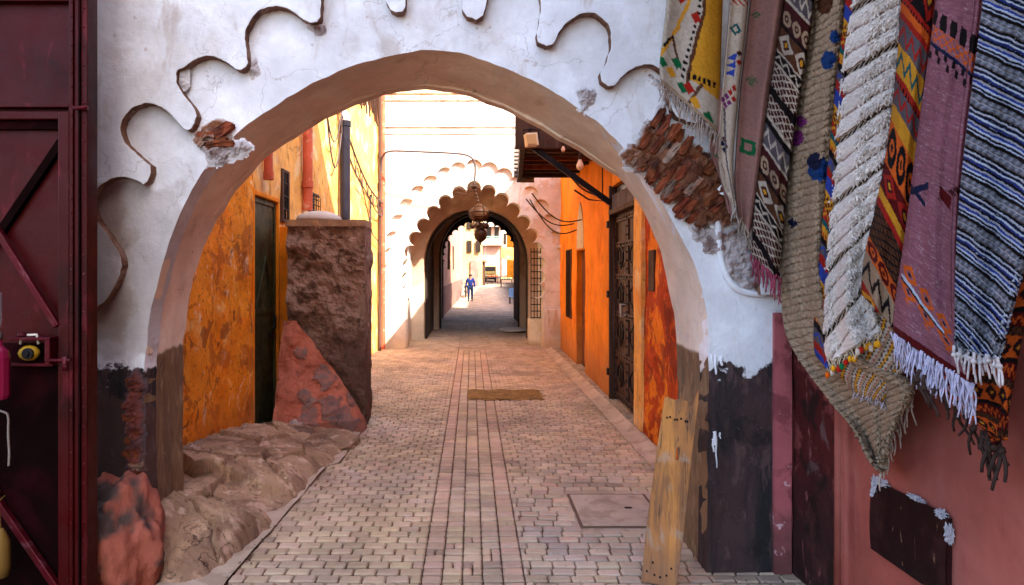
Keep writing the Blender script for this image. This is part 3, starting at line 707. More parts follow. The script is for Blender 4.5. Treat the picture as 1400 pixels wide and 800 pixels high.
# free standing mud pier, its cap, the rubble against it
bt = thing('mud_pier', 'rough brown mud pier standing in front of the ochre house', 'pier', (-1.55, 7.2, 0))
mb = MB(); mb.slab((-1.965, 7.0), (-1.135, 7.0), 0, 2.12, .42, .065, .022, -1, 5.5, 21)
mb2 = MB(); mb2.slab((-1.135, 7.01), (-1.135, 7.42), 0, 2.12, .2, .03, .03, -1, 4.5, 22)
part(bt, merge(mb, mb2), 'pier_body', M['mud'])
mb = MB(); mb.slab((-1.98, 6.98), (-1.13, 6.98), 2.12, 2.19, .46, .018, .03, -1, 4, 23); part(bt, mb, 'top_course', surf('pier_top', (.34, .22, .15), [('n', (.5, .3, .14), (7, .5, .6, .8))], .9, ((20, .6, .01),)))
mb = MB(); mb.lathe([(.245, 0), (.25, .02), (.235, .05), (.18, .085), (.10, .108), (.03, .116), (.004, .117)], (-1.68, 7.25, 2.19), 28)
single(mb, 'cement_dome', M['cap'], 'pale cement dome resting on top of the mud pier', 'dome cap', smooth=True)
mb = MB(); mb.hasc = True; rows = []; cols = []
stones = [(-1.80, .80, .075), (-1.55, .55, .10), (-1.50, .30, .12), (-1.68, .18, .10), (-1.33, .15, .11), (-1.72, .40, .06), (-1.27, .32, .07)]
for j in range(52):
    r = []; cr = []
    for i in range(52):
        u = i/51; v = j/51; x = -2.0+.90*u; zt = 1.12*max(0, 1-(max(0, x+1.86)/.76))**.85+.02
        z = zt*v; out = .42*(1-v)**1.1+.04
        n = F3(x, 0, z, 4, 31, 5)
        y = 7.0-out*(.6+.4*(1-u))-.06*n
        c_ = mixc((.48, .155, .10), (.34, .10, .06), n+.5)
        for (sx_, sz_, sr) in stones:
            dd = (abs(x-sx_+.3*(z-sz_))**1.6+abs((z-sz_)*.8)**1.6)**(1/1.6)/(sr*(1+.75*F3(x, 5, z, 6, sr*90, 3)))
            if dd < 1: y -= .030*(1-dd)**.3; c_ = mixc((.17+.05*n, .115+.04*n, .105+.03*n), c_, .25+.5*N3(x, 2, z, 22))
        if z < .12: c_ = mixc(c_, (.10, .05, .035), .6)
        r.append((x, y, z-.02)); cr.append(c_)
    rows.append(r); cols.append(cr)
mb.grid(rows, cols=cols); single(mb, 'rubble_heap', M['rubble'], 'sloping pink rubble with grey stones piled against the mud pier', 'rubble heap')
# rock ledge
SEEDS = [(-1.7, 3.65, -.1, .1, -.02), (-1.55, 4.1, .1, -.12, .01), (-1.95, 4.5, .12, .05, .03), (-1.55, 4.75, -.18, .1, -.02), (-1.35, 5.2, -.1, -.1, -.03), (-1.9, 5.25, .1, -.08, .02), (-1.6, 5.6, .05, .12, 0), (-1.3, 5.9, -.1, .1, -.02), (-1.95, 6.0, .15, -.1, .02), (-1.6, 6.5, -.1, .05, -.02)]
mb = MB(); mb.hasc = True; rows = []; cols = []
for j in range(270):
    yy = 3.45+j*.0136; r = []; cr = []
    edge = -1.40+.10*(yy-3.6)*.9+.10*F3(yy, 0, 0, 1.6, 4, 3)+.04*F3(yy, 0, 0, 6, 4, 2)
    edge = min(edge, -1.13 if yy < 6 else -1.2); wx = -1.86 if yy < 4.12 else -2.2
    hw = .47-.13*(yy-4.0); hw = max(.10, min(.50, hw))
    fade = min(1, max(0, (7.1-yy)/.5))*min(1, max(.0, (yy-3.42)/.25))
    for i in range(110):
        u = i/109; x = wx+(edge+.10-wx)*u; d = edge-x
        ter = hw*(1-.80*u**.9)+.02
        # second lower block in front
        if yy < 4.75+.12*F3(x, yy, 0, 4, 2, 3): ter *= .62+.10*F3(x, yy, 0, 2, 3, 2)
        best = []
        for si, (sx_, sy_, tx_, ty_, ho) in enumerate(SEEDS):
            ddx = x-sx_+.10*F3(x, yy, 0, 2.2, 61, 4); ddy = (yy-sy_)*.62+.10*F3(x, yy, 0, 2.2, 62, 4); best.append((math.hypot(ddx, ddy), si))
        best.sort(); g_ = best[1][0]-best[0][0]; S_ = SEEDS[best[0][1]]; ter += .6*(S_[4]+S_[2]*(x-S_[0])+S_[3]*(yy-S_[1]))-.035*max(0, 1-g_/.018)
        ter += .035*F3(x, yy, 0, 1.6, 12, 3)+.012*F3(x, yy, 0, 9, 13, 4)
        fr = g_*4; rdg = F3(x+yy*.5, yy*.5, 0, 13, 17, 4); ter += .016*(.5-abs(rdg))+.006*F3(x, yy, 0, 38, 18, 3)
        crack = 1
        k = max(0, min(1, d/.13+.12)); z = max(ter, .03)*(1-(1-k)**2.4)*fade
        r.append((x+.015*F3(x, yy, 9, 6, 2, 2), yy, max(z, 0)*1.0+(.0 if k > 0 else -.02)))
        n = F3(x, yy, 0, 3, 51, 4); cr.append(mixc((.43, .27, .165), (.25, .145, .085), n*.9+.40+(.5 if crack < .07 or fr < .12 else 0)))
    rows.append(r); cols.append(cr)
mb.grid(rows, cols=cols); single(mb, 'rock_ledge', M['rock'], 'worn sandstone and mortar ledge along the foot of the orange left wall', 'rock ledge')
mb = MB(); mb.hasc = True
mb.lump((-1.35, 6.25, .02), (.26, .30, .085), 5, .30, 4, 1.5, (.30, .18, .11), flat=-.02); mb.lump((-1.86, 6.75, .06), (.20, .22, .10), 8, .25, 4, 1.5, (.34, .27, .24), flat=-.02); mb.lump((-1.68, 6.45, .03), (.16, .14, .09), 9, .25, 4, 1.5, (.12, .08, .07), flat=-.02)
for p, nm in ((0, 1),): pass
single(mb, 'doorstep_stones', M['rock'], 'low broken doorstep stones between the rock ledge and the mud pier', 'stones', smooth=True)

m = MB(); m.hasc = True; rg = random.Random(12)
for i in range(420):
    yy = 2.6+rg.random()**1.4*10; s = rg.random()
    if s < .45: x = lane_l(yy)-.02+abs(rg.gauss(0, .07))
    elif s < .8: x = 1.62-abs(rg.gauss(0, .10))
    else: x = rg.uniform(-1.0, 1.5)
    r = rg.uniform(.003, .009)*(1 if s < .8 else .6); m.lump((x, yy, gz(yy)+.006), (r, r*rg.uniform(.6, 1.4), r*.6), i, .4, 1, 2, mixc((.36, .25, .17), (.12, .07, .05), rg.random()))
struct(m, 'grit', M['attr'], kind='stuff')
# ---------------------------------------------------------------- right house
rh_ = thing('orange_house', 'vivid orange house on the right side with studded double doors', 'house', (1.9, 9, 0))
def rx(y): return 1.72+.018*(y-4.15)
def rslab(y0, y1, z0, z1, mat, nm, amp=.015, seed=51, off=0):
    m = MB(); m.slab((rx(y0)-off, y0), (rx(y1)-off, y1), z0, z1, .35, amp, .07, 1, 1.5, seed); return part(rh_, m, nm, mat)
HR = 4.5
rslab(4.16, 6.72, 0, HR, M['redorange'], 'red_wall', .022)
rslab(6.72, 7.06, 0, HR, M['yellow'], 'pilaster', .010, 52, .035)
rslab(7.06, 8.5, 2.72, HR, M['orange_smooth'], 'wall_above_doors')
rslab(8.5, 10.62, 0, HR, M['orange_smooth'], 'wall', .012, 53, .01)
rslab(10.62, 11.6, 2.0, HR, M['orange_smooth'], 'wall', .012, 53, .01)
rslab(11.6, 14.2, 0, HR, M['orange_smooth'], 'wall', .012, 53, .01)
# double door
def door_leaf(ya, yb, z0, z1):
    x = rx((ya+yb)/2)+.07
    L = MB().box(x, x+.05, ya, yb, z0, z1); leaf = part(rh_, L, 'door', M['carved_door'], .004)
    m = MB(); w = yb-ya
    rails = [z0+.02, z0+.55, z0+1.05, z0+1.52, z1-.42, z1-.1]
    for z in rails: m.box(x-.02, x+.002, ya+.01, yb-.01, z, z+.07)
    for yy in (ya+.01, yb-.06): m.box(x-.018, x+.002, yy, yy+.05, z0+.02, z1-.02)
    k = part(leaf, m, 'rail', M['carved_door'], .004)
    m = MB(); m.hasc = False
    for z in rails:
        for i in range(6): m.lathe([(.016, 0), (.012, .010), (.001, .016)], (0, 0, 0), 8)
    m = MB()
    def stud(yy, z, r=.014):
        n = 8; vs = [(x-.038, yy, z)]+[(x-.020, yy+r*math.cos(6.283*q/n), z+r*math.sin(6.283*q/n)) for q in range(n)]
        m.add(vs, [(0, 1+q, 1+(q+1) % n) for q in range(n)])
    for z in rails:
        for i in range(6): stud(ya+.035+(w-.07)*i/5, z+.035)
    for j in range(22): 
        z = z0+.12+(z1-z0-.2)*j/21
        stud(ya+.035, z, .012); stud(yb-.035, z, .012)
    # crescent iron straps
    for z in (z0+.35, z0+.85, z0+1.32, z0+1.8):
        for s in (-1, 1):
            m.tube([(x-.022, (ya+yb)/2+s*.03, z-.12), (x-.026, (ya+yb)/2+s*.14, z-.05), (x-.026, (ya+yb)/2+s*.15, z+.05), (x-.022, (ya+yb)/2+s*.03, z+.12)], .012, 6)
        m.tube([(x-.022, (ya+yb)/2, z-.16), (x-.022, (ya+yb)/2, z+.16)], .010, 6)
    part(leaf, m, 'iron_studs', M['black_iron'])
    return leaf, x
door_leaf(7.10, 7.775, .02, 2.36); lf, x = door_leaf(7.785, 8.46, .02, 2.36)
m = MB(); m.tube([(x-.03, 7.84, 1.12), (x-.09, 7.84, 1.10), (x-.09, 7.84, 1.25), (x-.03, 7.84, 1.24)], .012, 8); part(lf, m, 'handle', M['cap'], smooth=True)
m = MB(); m.box(rx(7.1)-.02, rx(7.1)+.2, 7.055, 7.10, 0, 2.74); m.box(rx(8.5)-.03, rx(8.5)+.2, 8.46, 8.505, 0, 2.74); m.box(rx(7.8)-.03, rx(7.8)+.2, 7.10, 8.46, 2.36, 2.42); part(rh_, m, 'door_frame', M['brown_wood'], .006)
m = MB(); x = rx(7.8)+.03; m.box(x, x+.03, 7.10, 8.46, 2.42, 2.62)
for i in range(14): m.tube([(x-.004, 7.14+.1*i, 2.42), (x-.004, 7.14+.1*i, 2.62)], .012, 6)
part(rh_, m, 'lintel_panel', M['corr']); m = MB().box(x+.03, x+.06, 7.10, 8.46, 2.62, 2.735); part(rh_, m, 'vent_gap', M['pane'])
m = MB()
for z in (.3, 1.3, 2.2): m.box(rx(8.5)-.05, rx(8.5)-.025, 8.49, 8.56, z, z+.09)
part(rh_, m, 'hinge', M['black_iron'], .004)
x = rx(11.1)+.10; m = MB().box(x, x+.05, 10.64, 11.58, .02, 1.98)
d = part(rh_, m, 'door', M['carved_door'], .005); m = MB()
for i in range(6): m.box(x-.01, x+.001, 10.66+.155*i, 10.79+.155*i, .05, 1.95)
part(d, m, 'board', M['timber_red'], .003)
# blind pointed niche above
m = MB(); rows = []
pts = [(10.75, 2.03)]+[(10.75+.02*(t), 2.03+.05*t) for t in range(5)]+[(11.08, 2.78)]
niche = [(10.74, 2.02), (10.74, 2.22), (10.80, 2.45), (10.92, 2.65), (11.08, 2.80), (11.24, 2.65), (11.36, 2.45), (11.42, 2.22), (11.42, 2.02)]
x = rx(11.08)-.012; n = len(niche)
m.add([(x-.014, a, b) for a, b in niche]+[(x+.05, a, b) for a, b in niche], [tuple(range(n))[::-1], tuple(range(n, 2*n))]+[(i, (i+1) % n, n+(i+1) % n, n+i) for i in range(n)])
part(rh_, m, 'pointed_tympanum', M['cap'])
x = rx(12.6)-.02; m = MB().box(x-.01, x+.03, 12.2, 12.9, .75, 2.05); w = part(rh_, m, 'window', M['brown_wood'], .004)
m = MB()
for i in range(1, 5): m.tube([(x-.016, 12.2+.14*i, .77), (x-.016, 12.2+.14*i, 2.03)], .008, 6)
part(w, m, 'bars', M['black_iron'])
m = MB(); m.hasc = False; m.box(rx(6.4)-.02, rx(6.4)+.02, 6.3, 6.5, 1.45, 1.85); part(rh_, m, 'meter_box', M['brown_wood'], .006)
m = MB().box(1.70, 4.6, 4.2, 14.1, HR, HR+.12); part(rh_, m, 'roof', M['earth'])
m = MB().box(4.3, 4.6, 4.2, 14.1, 0, HR); part(rh_, m, 'rear_wall', M['pink'])
m = MB()
m.grid([[(1.50+.16*k/4+.30*(k/4)*0, 4.3+.35*i, .012+.05*(k/4)**2+.008*F3(i, k, 0, .8)) for k in range(5)] for i in range(28)]); struct(m, 'wall_foot_strip', M['concrete'], smooth=True)

# canopy over the right side
cp = thing('canopy', 'dark timber and corrugated sheet canopy on the orange house', 'canopy', (1.3, 10, 3.2))
m = MB(); rows = []
for i in range(61):
    yy = 8.7+2.9*i/60; h = .014*math.sin(i*1.35)
    rows.append([(.66+.16*i/60, yy, 3.46+h), (1.3, yy, 3.40+h), (1.95, yy, 3.34+h)])
m.grid(rows); rows2 = [[(a, b, c+.012) for a, b, c in r] for r in rows]; m.grid([r[::-1] for r in rows2])
part(cp, m, 'corrugated_roof', M['corr'])
for (y0, w, z, mt) in ((8.62, .10, 3.20, 'brown_wood'), (9.02, .05, 3.27, 'timber_red'), (9.35, .05, 3.28, 'brown_wood'), (9.75, .05, 3.28, 'timber_red'), (10.1, .05, 3.28, 'brown_wood'), (10.6, .05, 3.28, 'timber_red'), (10.95, .05, 3.28, 'darkwood'), (11.4, .10, 3.27, 'darkwood')):
    part(cp, MB().box(.72+.05*(y0-8.5), 1.80, y0, y0+w, z, z+.10), 'rafter', M[mt], .005)
m = MB(); m.bar((.66, 8.55, 3.36), (.84, 11.5, 3.36), .07, .27, (0, 0, 1)); part(cp, m, 'edge_beam', M['darkwood'], .006)
m = MB(); m.box(.56, 1.86, 8.44, 8.54, 3.22, 3.95); part(cp, m, 'fascia', M['brown_wood'], .006)
m = MB(); m.bar((1.78, 8.46, 2.52), (.66, 8.52, 3.34), .07, .06); part(cp, m, 'brace', M['black_iron'], .004)
m = MB(); rows = []
for j in range(40): z = 3.2+.66*j/39; rows.append([(.74+(.05 if j < 6 else 0), 11.58+.014*math.sin(j*1.5), z), (1.10, 11.60+.014*math.sin(j*1.5), z)])
m.grid(rows); m.grid([[(a, b+.01, c) for a, b, c in r][::-1] for r in rows]); part(cp, m, 'hanging_sheet', M['corr'])
m = MB()
for a, b, s in (((1.02, 11.55, 2.9), (1.8, 11.3, 2.35), .28), ((1.05, 11.5, 3.0), (1.84, 10.9, 2.5), .22), ((.95, 11.5, 2.9), (1.85, 11.9, 2.5), .2), ((1.3, 9.5, 3.2), (1.82, 9.6, 2.75), .1)):
    m.tube([tuple(a[q]+(b[q]-a[q])*t-(s*math.sin(math.pi*t) if q == 2 else 0) for q in range(3)) for t in [i/12 for i in range(13)]], .012, 6)
part(cp, m, 'cables', M['cable'])
m = MB(); m.tube([(1.79, 9.0, 3.2), (1.79, 9.0, 2.6), (1.6, 9.0, 2.62), (1.4, 9.0, 2.75)], .012, 6); part(cp, m, 'bracket', M['black_iron'])
fl = thing('floodlight', 'cream boxy floodlight fixed under the corner of the canopy', 'floodlight', (.72, 8.3, 3.2))
M3 = Matrix.Rotation(R(-8), 3, 'Y') @ Matrix.Rotation(R(18), 3, 'Z')
part(fl, MB().obox((.745, 8.25, 3.285), (.155, .10, .165), M3), 'housing', M['cream'], .01)
part(fl, MB().obox((.745, 8.195, 3.285), (.125, .012, .13), M3), 'lens', plain('lens', (.60, .42, .2), .2), .004)
m = MB(); m.tube([(.65, 8.27, 3.28), (.65, 8.30, 3.42), (.745, 8.34, 3.44), (.84, 8.30, 3.42), (.84, 8.27, 3.28)], .010, 6); m.tube([(.745, 8.34, 3.44), (.745, 8.46, 3.46)], .016, 6); part(fl, m, 'bracket', M['black_iron'])
for i, (px, py, D, s, lab) in enumerate(((793, 226, 7.6, 1.0, 'large clear light bulb hanging nearest under the canopy'), (770, 204, 8.3, .62, 'small round light bulb hanging behind the large one under the canopy'))):
    x, yy, z = U(px, py, D); b = thing('light_bulb', lab, 'light bulb', (x, yy, z), 'bulbs hanging under the canopy')
    m = MB(); m.lathe([(.002, -.062), (.022, -.056), (.040, -.03), (.043, -.008), (.036, .018), (.020, .05), (.016, .07)], (x, yy, z), 18); m.v = [(x+(a-x)*s, yy+(q-yy)*s, z+(c-z)*s) for a, q, c in m.v]; part(b, m, 'glass', M['glassbulb'], smooth=True)
    m = MB(); m.lathe([(.018, .065*s), (.020, .07*s), (.020, .12*s), (.012, .13*s)], (x, yy, z), 12); part(b, m, 'socket', M['brass'], smooth=False)
    m = MB(); m.tube([(x, yy, z+.12*s), (x+.004, yy+.01, z+.25), (x, yy+.02, 3.42+.0)], .004, 5)
    if yy < 8.44: m.tube([(x, yy+.02, 3.42), (x, 8.45, 3.46)], .004, 5)
    part(b, m, 'cord', M['cable'])

# ---------------------------------------------------------------- gatehouse with the scalloped arches
DG = 14.1; CX = 648
gh = thing('gatehouse', 'pale gatehouse across the lane with nested scalloped arches and cornice', 'gatehouse', (.08, 14.5, 0))
def gx(p, D=DG): return toxz(p, D)
lob = [(559,398),(559,381),(560,363),(562,345),(568,326),(579,308),(593,291),(609,276),(628,264),(648,257),(668,262),(686,273),(702,287),(716,304),(726,322),(733,341),(736,360),(736,379),(735,398)]
pet = [(537,412),(536,392),(536,371),(536,350),(539,328),(546,305),(557,284),(573,266),(590,252),(609,241),(627,234),(648,230),(669,234),(689,242),(707,253),(724,267),(739,285),(750,305),(757,328),(760,350),(761,371),(761,392),(760,412)]
ins = gx((648, 370)); k = 1/F*DG
L1 = scallop([gx(p) for p in lob], 9.9*k, ins, 10); P1 = scallop([gx(p) for p in pet], 11.4*k, ins, 10)
xl, xr = gx((557, 0))[0], gx((742, 0))[0]
h1 = [(xl, -.06), (xl, L1[0][1])]+L1+[(xr, L1[-1][1]), (xr, -.06)]
TOP = 5.42
def wallhole(x0, x1, top, hole): return [[(x1, -.06), (x1, top), (x0, top), (x0, -.06)]+hole]
part(gh, plate(wallhole(-2.1, 2.25, TOP-.02, h1), DG, DG+.36, .004), 'scalloped_arch_wall', M['facade'])
zb = P1[0][1]
h2 = [(xl-.02, -.06), (xl-.02, zb)]+P1+[(xr+.02, P1[-1][1]), (xr+.02, -.06)]
part(gh, plate(wallhole(-2.09, 2.24, TOP-.03, h2), DG-.095, DG-.001, .010), 'petal_relief_coat', M['facade'])
m = MB(); m.box(-2.08, 2.24, DG-.14, DG-.094, 4.70, 4.76); m.box(-2.08, 2.24, DG-.12, DG-.094, 4.55, 4.59); part(gh, m, 'string_course', M['facade'], .008)
m = MB(); m.box(-2.1, 2.3, DG-.16, DG+.4, TOP-.02, TOP+.10); m.box(-2.1, 2.3, DG-.13, DG-.096, TOP-.16, TOP-.02); part(gh, m, 'cornice', surf('cornice_plaster', (.60, .47, .33), [('n', (.35, .2, .1), (5, .5, .62, .8))], .9), .01)
# plain inner jamb blocks and pointed arches inside
def pointed(cx, hw, spring, apex, n=14):
    out = []
    for i in range(n+1):
        t = i/n; a = math.pi/2*t
        out.append((cx-hw*math.cos(a)**.86, spring+(apex-spring)*math.sin(a)**1.05))
    return out+[(2*cx-x, z) for x, z in out[-2::-1]]
def archwall(cx, hw, spring, apex, y0, y1, x0, x1, top, mat, nm):
    hole = [(cx-hw, -.5)]+pointed(cx, hw, spring, apex)+[(cx+hw, -.5)]
    lp = [[(x1, -.5), (x1, top), (x0, top), (x0, -.5)]+hole]
    return part(gh, plate(lp, y0, y1, .004), nm, mat)
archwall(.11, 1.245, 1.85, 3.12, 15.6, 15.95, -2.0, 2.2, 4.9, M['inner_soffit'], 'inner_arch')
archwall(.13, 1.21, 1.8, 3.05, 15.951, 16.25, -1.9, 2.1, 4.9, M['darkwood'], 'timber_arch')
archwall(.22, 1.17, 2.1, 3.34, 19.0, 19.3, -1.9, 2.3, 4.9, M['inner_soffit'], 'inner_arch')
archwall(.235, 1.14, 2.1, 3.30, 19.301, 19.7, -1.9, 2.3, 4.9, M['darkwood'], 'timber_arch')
m = MB(); m.box(-1.75, -1.43, DG+.36, 15.6, -.1, 4.9); m.box(1.56, 1.9, DG+.36, 15.6, -.1, 4.9); m.box(-1.75, 1.9, DG+.36, 15.6, 3.6, 4.9)
part(gh, m, 'passage_wall', M['facade'])
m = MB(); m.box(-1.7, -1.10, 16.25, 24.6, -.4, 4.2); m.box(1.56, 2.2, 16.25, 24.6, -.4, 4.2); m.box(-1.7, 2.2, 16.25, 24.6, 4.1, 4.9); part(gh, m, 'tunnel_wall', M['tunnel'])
m = MB(); m.box(-2.4, 2.6, DG+.4, 24.9, 4.9, 5.1); part(gh, m, 'roof', M['earth'])
m = MB(); m.box(-6, -2.1, DG+.02, 24.9, -.1, 5.0); m.box(2.35, 6, DG+.02, 24.9, -.1, 5.0); part(gh, m, 'side_wing', M['pink'])
# far scalloped arch
D3 = 24.6; k3 = D3/F
lob3 = [(610,352),(611,343),(613,334),(617,326),(623,319),(631,313),(640,308),(650,305),(661,305),(671,308),(680,313),(688,319),(694,326),(698,334),(701,343),(702,352)]
ins3 = toxz((656, 350), D3); L3 = scallop([toxz(p, D3) for p in lob3], 4.9*k3, ins3, 7)
a, b = toxz((606, 0), D3)[0], toxz((706, 0), D3)[0]
h3 = [(a, -.6), (a, L3[0][1])]+L3+[(b, L3[-1][1]), (b, -.6)]
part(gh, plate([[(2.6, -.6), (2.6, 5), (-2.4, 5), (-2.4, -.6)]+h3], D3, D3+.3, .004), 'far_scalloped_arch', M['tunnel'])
# details: lattice grille beside the right jamb
gr = thing('lattice_grille', 'black iron lattice grille leaning inside the right jamb of the scalloped arch', 'grille', (1.42, 14.5, .55))
m = MB(); X0, X1, Z0, Z1, Y = 1.30, 1.54, .60, 2.15, 14.55
for i in range(4): part(gr, MB().box(X0+.07*i, X0+.018+.07*i, Y, Y+.02, Z0, Z1), 'upright', M['black_iron'])
for i in range(11): part(gr, MB().box(X0, X1, Y-.012, Y-.001, Z0+.145*i, Z0+.02+.145*i), 'crossbar', M['black_iron'])
m = MB(); m.hasc = False; m.slab((1.25, 14.44), (1.555, 14.44), 0, .58, .34, .012, .05, -1, 3, 9); single(m, 'plinth_block', surf('limed_block', (.66, .60, .45), [('n', (.6, .42, .15), (4, .5, .62, .7)), ('z', (.3, .2, .1), (.0, .2, .15, 6, .8))], .9), 'squat limewashed block at the foot of the right jamb under the grille', 'stone block')
m = MB(); rows = []
m.lump((1.16, 17.9, .05), (.42, .50, .06), 3, .12, 3, 1.2); single(m, 'stone_slab', plain('pale_slab', (.6, .6, .62), .8), 'pale flat stone slab lying by the right wall inside the passage', 'stone slab', smooth=True)
# building behind the gatehouse parapet
bb = thing('rear_building', 'yellowish plastered building rising behind the gatehouse parapet', 'building', (0, 27, 0))
part(bb, MB().box(-6, 6, 26.0-.9, 26.05, 3.9, 9.6), 'wall', M['yellow']); part(bb, MB().box(-6.1, 6.1, 25.0, 26.2, 9.6, 9.9), 'parapet', M['facade'], .02)
# hanging lantern on its bent bracket
ln = thing('hanging_lantern', 'amber and brass lantern hanging on a long bent pipe before the scalloped arch', 'lantern', (*U(655, 300, 13.2)[:2], 2.2))
Dl = 13.2
m = MB(); pth = chaikin([U(516, 262, 13.6), U(521, 236, 13.55), U(522, 214, 13.5), U(530, 206, 13.4), U(560, 207, 13.3), U(610, 209, 13.2), U(638, 211, 13.2), U(649, 219, 13.2), U(650, 236, 13.2), U(648, 252, 13.2)], 2)
m.tube(pth, .022, 8); part(ln, m, 'bracket_pipe', M['cable'], smooth=True)
xl_, yl_, zc = U(655, 292, Dl)
m = MB(); z0 = U(0, 252, Dl)[2]; xa = U(648, 0, Dl)[0]
m.tube([(xa, yl_, z0), (xa, yl_, z0-.1), (xa+.06, yl_, z0-.22), (xl_, yl_, zc+.17)], .012, 6)
for i in range(5): m.lathe([(.012, -.03), (.030, 0), (.012, .03)], (xa+(xl_-xa)*i/5, yl_, z0-.05-(z0-zc-.22)*i/5), 8)
m.lathe([(.02, .0), (.07, -.05), (.03, -.10)], (xa, yl_, z0), 10)
part(ln, m, 'chain', M['brass'])
m = MB(); m.lathe([(.03, .20), (.05, .17), (.12, .14), (.19, .06), (.20, -.01), (.18, -.08), (.10, -.15), (.05, -.17)], (xl_, yl_, zc), 20); part(ln, m, 'globe', M['amber'], smooth=True)
m = MB()
for zz, r in ((.14, .125), (.03, .205), (-.06, .195), (-.14, .115)): m.lathe([(r-.01, -.012), (r+.008, 0), (r-.01, .012)], (xl_, yl_, zc+zz), 20)
for q in range(6):
    a = q*math.pi/3; m.tube([(xl_+r*math.cos(a), yl_+r*math.sin(a), zc+z) for r, z in ((.12, .145), (.20, .06), (.21, -.01), (.19, -.08), (.10, -.16))], .012, 5)
part(ln, m, 'cage', M['brass'])
m = MB()
for q in range(7):
    a = q*2*math.pi/7; cx_, cy_ = xl_+.15*math.cos(a), yl_+.15*math.sin(a)
    m.lathe([(.01, .06), (.05, .035), (.055, 0), (.04, -.04), (.01, -.06)], (cx_, cy_, zc-.25), 8); m.tube([(xl_+.1*math.cos(a), yl_+.1*math.sin(a), zc-.14), (cx_, cy_, zc-.20)], .008, 5)
part(ln, m, 'small_lamp', M['brass'], smooth=True)
m = MB(); m.lathe([(.03, .26), (.05, .22), (.03, .18), (.05, .15), (.11, .10), (.135, .02), (.11, -.07), (.05, -.12), (.012, -.15), (.012, -.19)], (xl_+.03, yl_, U(0, 322, Dl)[2]), 16); part(ln, m, 'lower_ball', M['brass'], smooth=True)
m = MB()
m.tube(chaikin([U(520, 240, 13.9), U(560, 252, 13.95), U(600, 250, 13.95), U(645, 262, 13.2)], 2), .006, 5); m.tube(chaikin([U(520, 244, 13.9), U(570, 262, 13.95), U(610, 262, 13.95), U(646, 266, 13.2)], 2), .005, 5)
part(ln, m, 'wires', M['cable'])

# ---------------------------------------------------------------- leaning plank
pk = thing('wooden_plank', 'weathered ochre board with a slot leaning by the right arch jamb', 'plank', (1.05, 3.5, 0))
A = Vector(U(899, 786, 3.42)); A.z = 0.0; A = Vector((.985, 3.46, 0)); B = Vector(U(930, 541, 3.52)); 
zdir = (B-A).normalized(); xd = Vector((1, -.28, 0)).normalized(); yd = zdir.cross(xd).normalized(); xd = yd.cross(zdir).normalized()
Lp = (B-A).length; hwid = .092
ou = [(-hwid, 0), (-hwid-.004, Lp*.3), (-hwid+.004, Lp*.7), (-hwid+.012, Lp*.965), (-hwid+.02, Lp*.985), (-.02, Lp*.975), (.01, Lp*.985), (.045, Lp*.975), (.068, Lp*.955), (.078, Lp*1.01), (.088, Lp*1.045), (.094, Lp*.98), (hwid-.002, Lp*.7), (hwid, Lp*.3), (hwid-.006, .01)]
ou = dense(ou+[ou[0]], .03)[:-1]; ou = [(x+.0016*F3(x*3, z, 0, 20, 3, 3), z+.003*F3(x, z, 2, 25, 3, 2)*(z > .05)) for x, z in ou]
sl = [(.018, Lp*.66), (.028, Lp*.665), (.030, Lp*.72), (.020, Lp*.735), (.012, Lp*.72), (.012, Lp*.67)]
m = plate([ou[::-1], sl], -.019, .019, .003)
def plk(x, y, z): v = A+xd*x-yd*y*(-1 if yd.y > 0 else 1)*-1+zdir*z; return tuple(v)
sg = 1 if yd.y > 0 else -1
m.v = [tuple(A+xd*x+yd*(y*sg)+zdir*z) for x, y, z in m.v]
part(pk, m, 'board', M['plank'])
m = MB()
for (a, b) in [(-.055+.018*i+.004*math.sin(i*4), Lp*.875+.006*math.sin(i*2)) for i in range(7)]+[(-.07, .06), (-.045, .11), (-.03, .05), (.0, .045), (.03, .06), (.05, .10)]:
    c = A+xd*a+yd*(sg*-.021)+zdir*b; m.lump(tuple(c), (.006, .004, .007), a, .2, 1, 1)
part(pk, m, 'nail', M['black_iron'])
# ---------------------------------------------------------------- red gate on the left
GD = 3.05
def gX(px): return (px-VX)/F*GD
def gZ(py): return EYE+(VY-py)/F*GD
gt = thing('metal_gate', 'dark maroon riveted steel gate with a wicket door at the left edge', 'gate', (gX(110), GD, 0))
x0, x1 = gX(101), gX(119)
m = MB(); m.box(x0, x1, GD, GD+.09, 0, 4.1); part(gt, m, 'post', M['gate'], .006)
m = MB(); m.box(x0+.026, x0+.034, GD-.010, GD, 0, 4.1); part(gt, m, 'post_seam', M['gate_shade'])
m = MB()
def dome(m, x, y, z, r): 
    n = 8; o = [(x, y-r*.7, z)]+[(x+r*.6*math.cos(q*.785), y-r*.5, z+r*.6*math.sin(q*.785)) for q in range(n)]+[(x+r*math.cos(q*.785), y, z+r*math.sin(q*.785)) for q in range(n)]
    m.add(o, [(0, 1+q, 1+(q+1) % n) for q in range(n)]+[(1+q, 9+q, 9+(q+1) % n, 1+(q+1) % n) for q in range(n)])
for i in range(46): dome(m, x0+.047+.001*math.sin(i*3), GD, .05+.088*i, .0065)
for i in range(62): dome(m, x0-.006, GD-.01, .03+.065*i, .0045)
part(gt, m, 'rivets', M['gate_edge'])
m = MB(); m.box(-2.9, x0-.002, GD+.035, GD+.05, 0, 4.1)
part(gt, m, 'sheet', M['gate'])
m = MB(); m.box(x0-.02, x0-.001, GD-.008, GD+.034, 0, 4.1); part(gt, m, 'edge_flange', M['gate'], .004)
m = MB(); m.box(-2.9, x0-.021, GD-.006, GD+.034, gZ(147), gZ(141)); m.box(-2.9, x0-.021, GD-.002, GD+.034, gZ(1.5), gZ(-8)); part(gt, m, 'cross_rail', M['gate'], .003)
